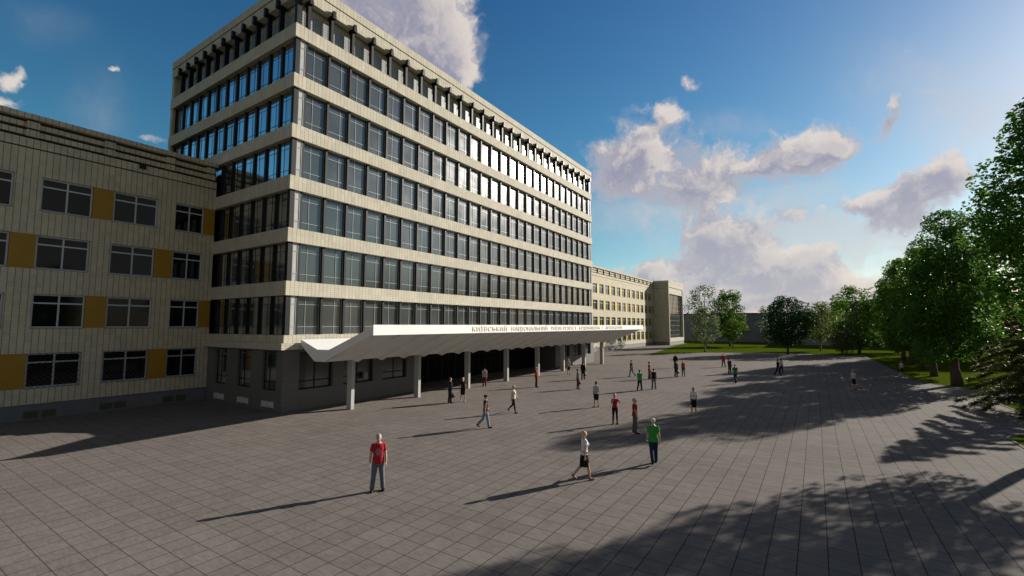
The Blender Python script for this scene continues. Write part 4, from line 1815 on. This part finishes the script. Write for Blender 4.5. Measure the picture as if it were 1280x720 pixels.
person(607, 535, 1.70, 75, 'walk_short', False, [('vest', MAROON), ('trousers', (.20, .23, .28)), ('shoes', BLK), ('hat', BLK)],
       'man in black cap, dark maroon waistcoat and pale jeans walking', faceparts=True)
person(642, 516, 1.66, 112, 'walk_short', True, [('longshirt', CREAM), ('leggings', BLK), ('shoes', (.25, .03, .03)), ('hair_long', BLOND)],
       'blond woman in cream top and black trousers walking in front of the entrance', faceparts=True)
pa = person(562.5, 504, 1.74, 60, 'bag', False, [('jacket', CHAR), ('trousers', CHAR), ('shoes', BLK), ('hair_short', BROWN)],
            'man in dark suit with a briefcase standing before the entrance')
hand_bag(pa, 0, BLK, 'black briefcase held by the man in the dark suit', (.40, .10, .28))
person(578.5, 502, 1.66, 185, 'stand', True, [('top', BLK), ('skirt', BLK), ('shoes', (.4, .3, .2)), ('hair_bob', BLOND)],
       'woman in short black dress beside the man with the briefcase')
person(605.5, 483, 1.66, 10, 'bag', False, [('tshirt', (.40, .40, .38)), ('trousers', (.12, .02, .03)), ('shoes', MAROON), ('hair_short', DARKH)],
       'person in pale shirt and dark red trousers close to the dark entrance')
person(670.5, 484, 1.72, 95, 'stand', False, [('longshirt', (.36, .03, .04)), ('trousers', (.10, .02, .03)), ('shoes', BLK), ('hair_short', GREYH)],
       'person in red shirt and dark red trousers standing by a canopy column')
person(711, 468, 1.66, 20, 'stand', True, [('top', (.55, .50, .44)), ('skirt', MAROON), ('shoes', BLK), ('hair_bob', BLOND)],
       'woman in beige top and dark skirt under the far part of the canopy')
pb = person(722.5, 486.5, 1.68, 80, 'bag', True, [('longshirt', (.16, .17, .17)), ('leggings', (.05, .015, .02)), ('shoes', BLK), ('hair_short', DARKH)],
            'woman in grey top with a dark red handbag')
hand_bag(pb, 0, (.16, .015, .025), 'dark red handbag carried by the woman in grey', (.32, .12, .24))
pc = person(729, 474.5, 1.72, 30, 'bag', False, [('jacket', BLK), ('trousers', BLK), ('shoes', BLK), ('hair_short', DARKH)],
            'man all in black with a dark bag, just behind the woman with the red handbag')
hand_bag(pc, 0, (.05, .012, .016), 'dark bag carried by the man all in black', (.38, .12, .27))
person(789.5, 471, 1.70, 250, 'walk_short', False, [('vest', BLK), ('trousers', (.13, .15, .18)), ('shoes', BLK), ('hat', DARKH)],
       'man in black waistcoat and grey jeans walking alone behind the green shirt')
person(800, 488.5, 1.70, 30, 'walk_short', False, [('tshirt', (.04, .30, .06)), ('trousers', NAVY), ('shoes', BLK), ('hair_short', BROWN)],
       'man in light green shirt and blue jeans left of the man in black cap')
person(812, 474, 1.72, 95, 'stand', False, [('tshirt', (.36, .035, .04)), ('trousers', (.10, .11, .11)), ('shoes', BLK), ('hair_short', BROWN)],
       'man in red shirt and dark grey trousers just behind the man in black cap')
person(817.5, 486.5, 1.70, 12, 'stand', False, [('vest', (.022, .010, .016)), ('trousers', (.14, .17, .19)), ('shoes', BLK), ('hat', DARKH)],
       'man in black waistcoat and cap standing in front of the red-shirted man')
pd_ = person(845.3, 471.5, 1.70, 60, 'bag', False, [('jacket', (.05, .05, .05)), ('trousers', (.02, .012, .014)), ('shoes', BLK), ('hair_short', DARKH)],
             'man in dark grey jacket with a bag, left of the woman in red and black')
hand_bag(pd_, 0, BLK, 'black bag held by the man in the dark grey jacket', (.36, .12, .26))
person(844.6, 460, 1.74, 20, 'stand', False, [('jacket', BLK), ('trousers', BLK), ('shoes', BLK), ('hair_short', GREY)],
       'grey-haired person in black directly behind the man in the dark grey jacket')
person(854.3, 470.5, 1.66, 178, 'stand', True, [('top', (.38, .03, .05)), ('leggings', BLK), ('shoes', BLK), ('hair_bob', BLOND)],
       'blond woman in red top and black leggings beside the man with a bag')
person(904.6, 459, 1.72, 185, 'hips', False, [('longshirt', (.40, .025, .05)), ('trousers', (.10, .05, .05)), ('shoes', BLK), ('hair_short', (.25, .05, .05))],
       'person in red with elbows spread wide, furthest back near the lawn')
person(912.4, 467.5, 1.74, 70, 'bag', False, [('jacket', (.05, .04, .045)), ('trousers', (.06, .055, .06)), ('shoes', BLK), ('hair_short', DARKH)],
       'man in dark jacket between the spread-elbowed red figure and the man in green')
person(919.4, 479, 1.74, 0, 'walk_short', False, [('tshirt', (.03, .20, .05)), ('trousers', NAVY), ('shoes', BLK), ('hair_short', GREYH)],
       'man in green shirt and navy jeans nearest the lawn, at a tree shadow edge')
person(973, 469.5, 1.72, 95, 'walk_short', False, [('jacket', BLK), ('trousers', BLK), ('shoes', BLK), ('hair_short', BROWN)],
       'man in black walking in the tree shade')
person(977, 466.5, 1.66, 80, 'stand', True, [('longshirt', (.50, .45, .40)), ('leggings', BLK), ('shoes', BLK), ('hair_bob', BROWN)],
       'person in cream top beside the man in black in the tree shade')
person(1067.5, 487.5, 1.66, 182, 'stand', True, [('top', (.60, .60, .60)), ('skirt', BLK), ('shoes', (.3, .15, .1)), ('hair_bob', BLOND)],
       'woman in white blouse and black skirt standing alone in shade near the lawn')
person(1127.5, 470.5, 1.64, 180, 'stand', True, [('top', (.62, .55, .48)), ('skirt', (.02, .01, .012)), ('shoes', (.3, .15, .1)), ('hair_bob', BROWN)],
       'woman in cream top and black skirt at the grass edge below the avenue trees')
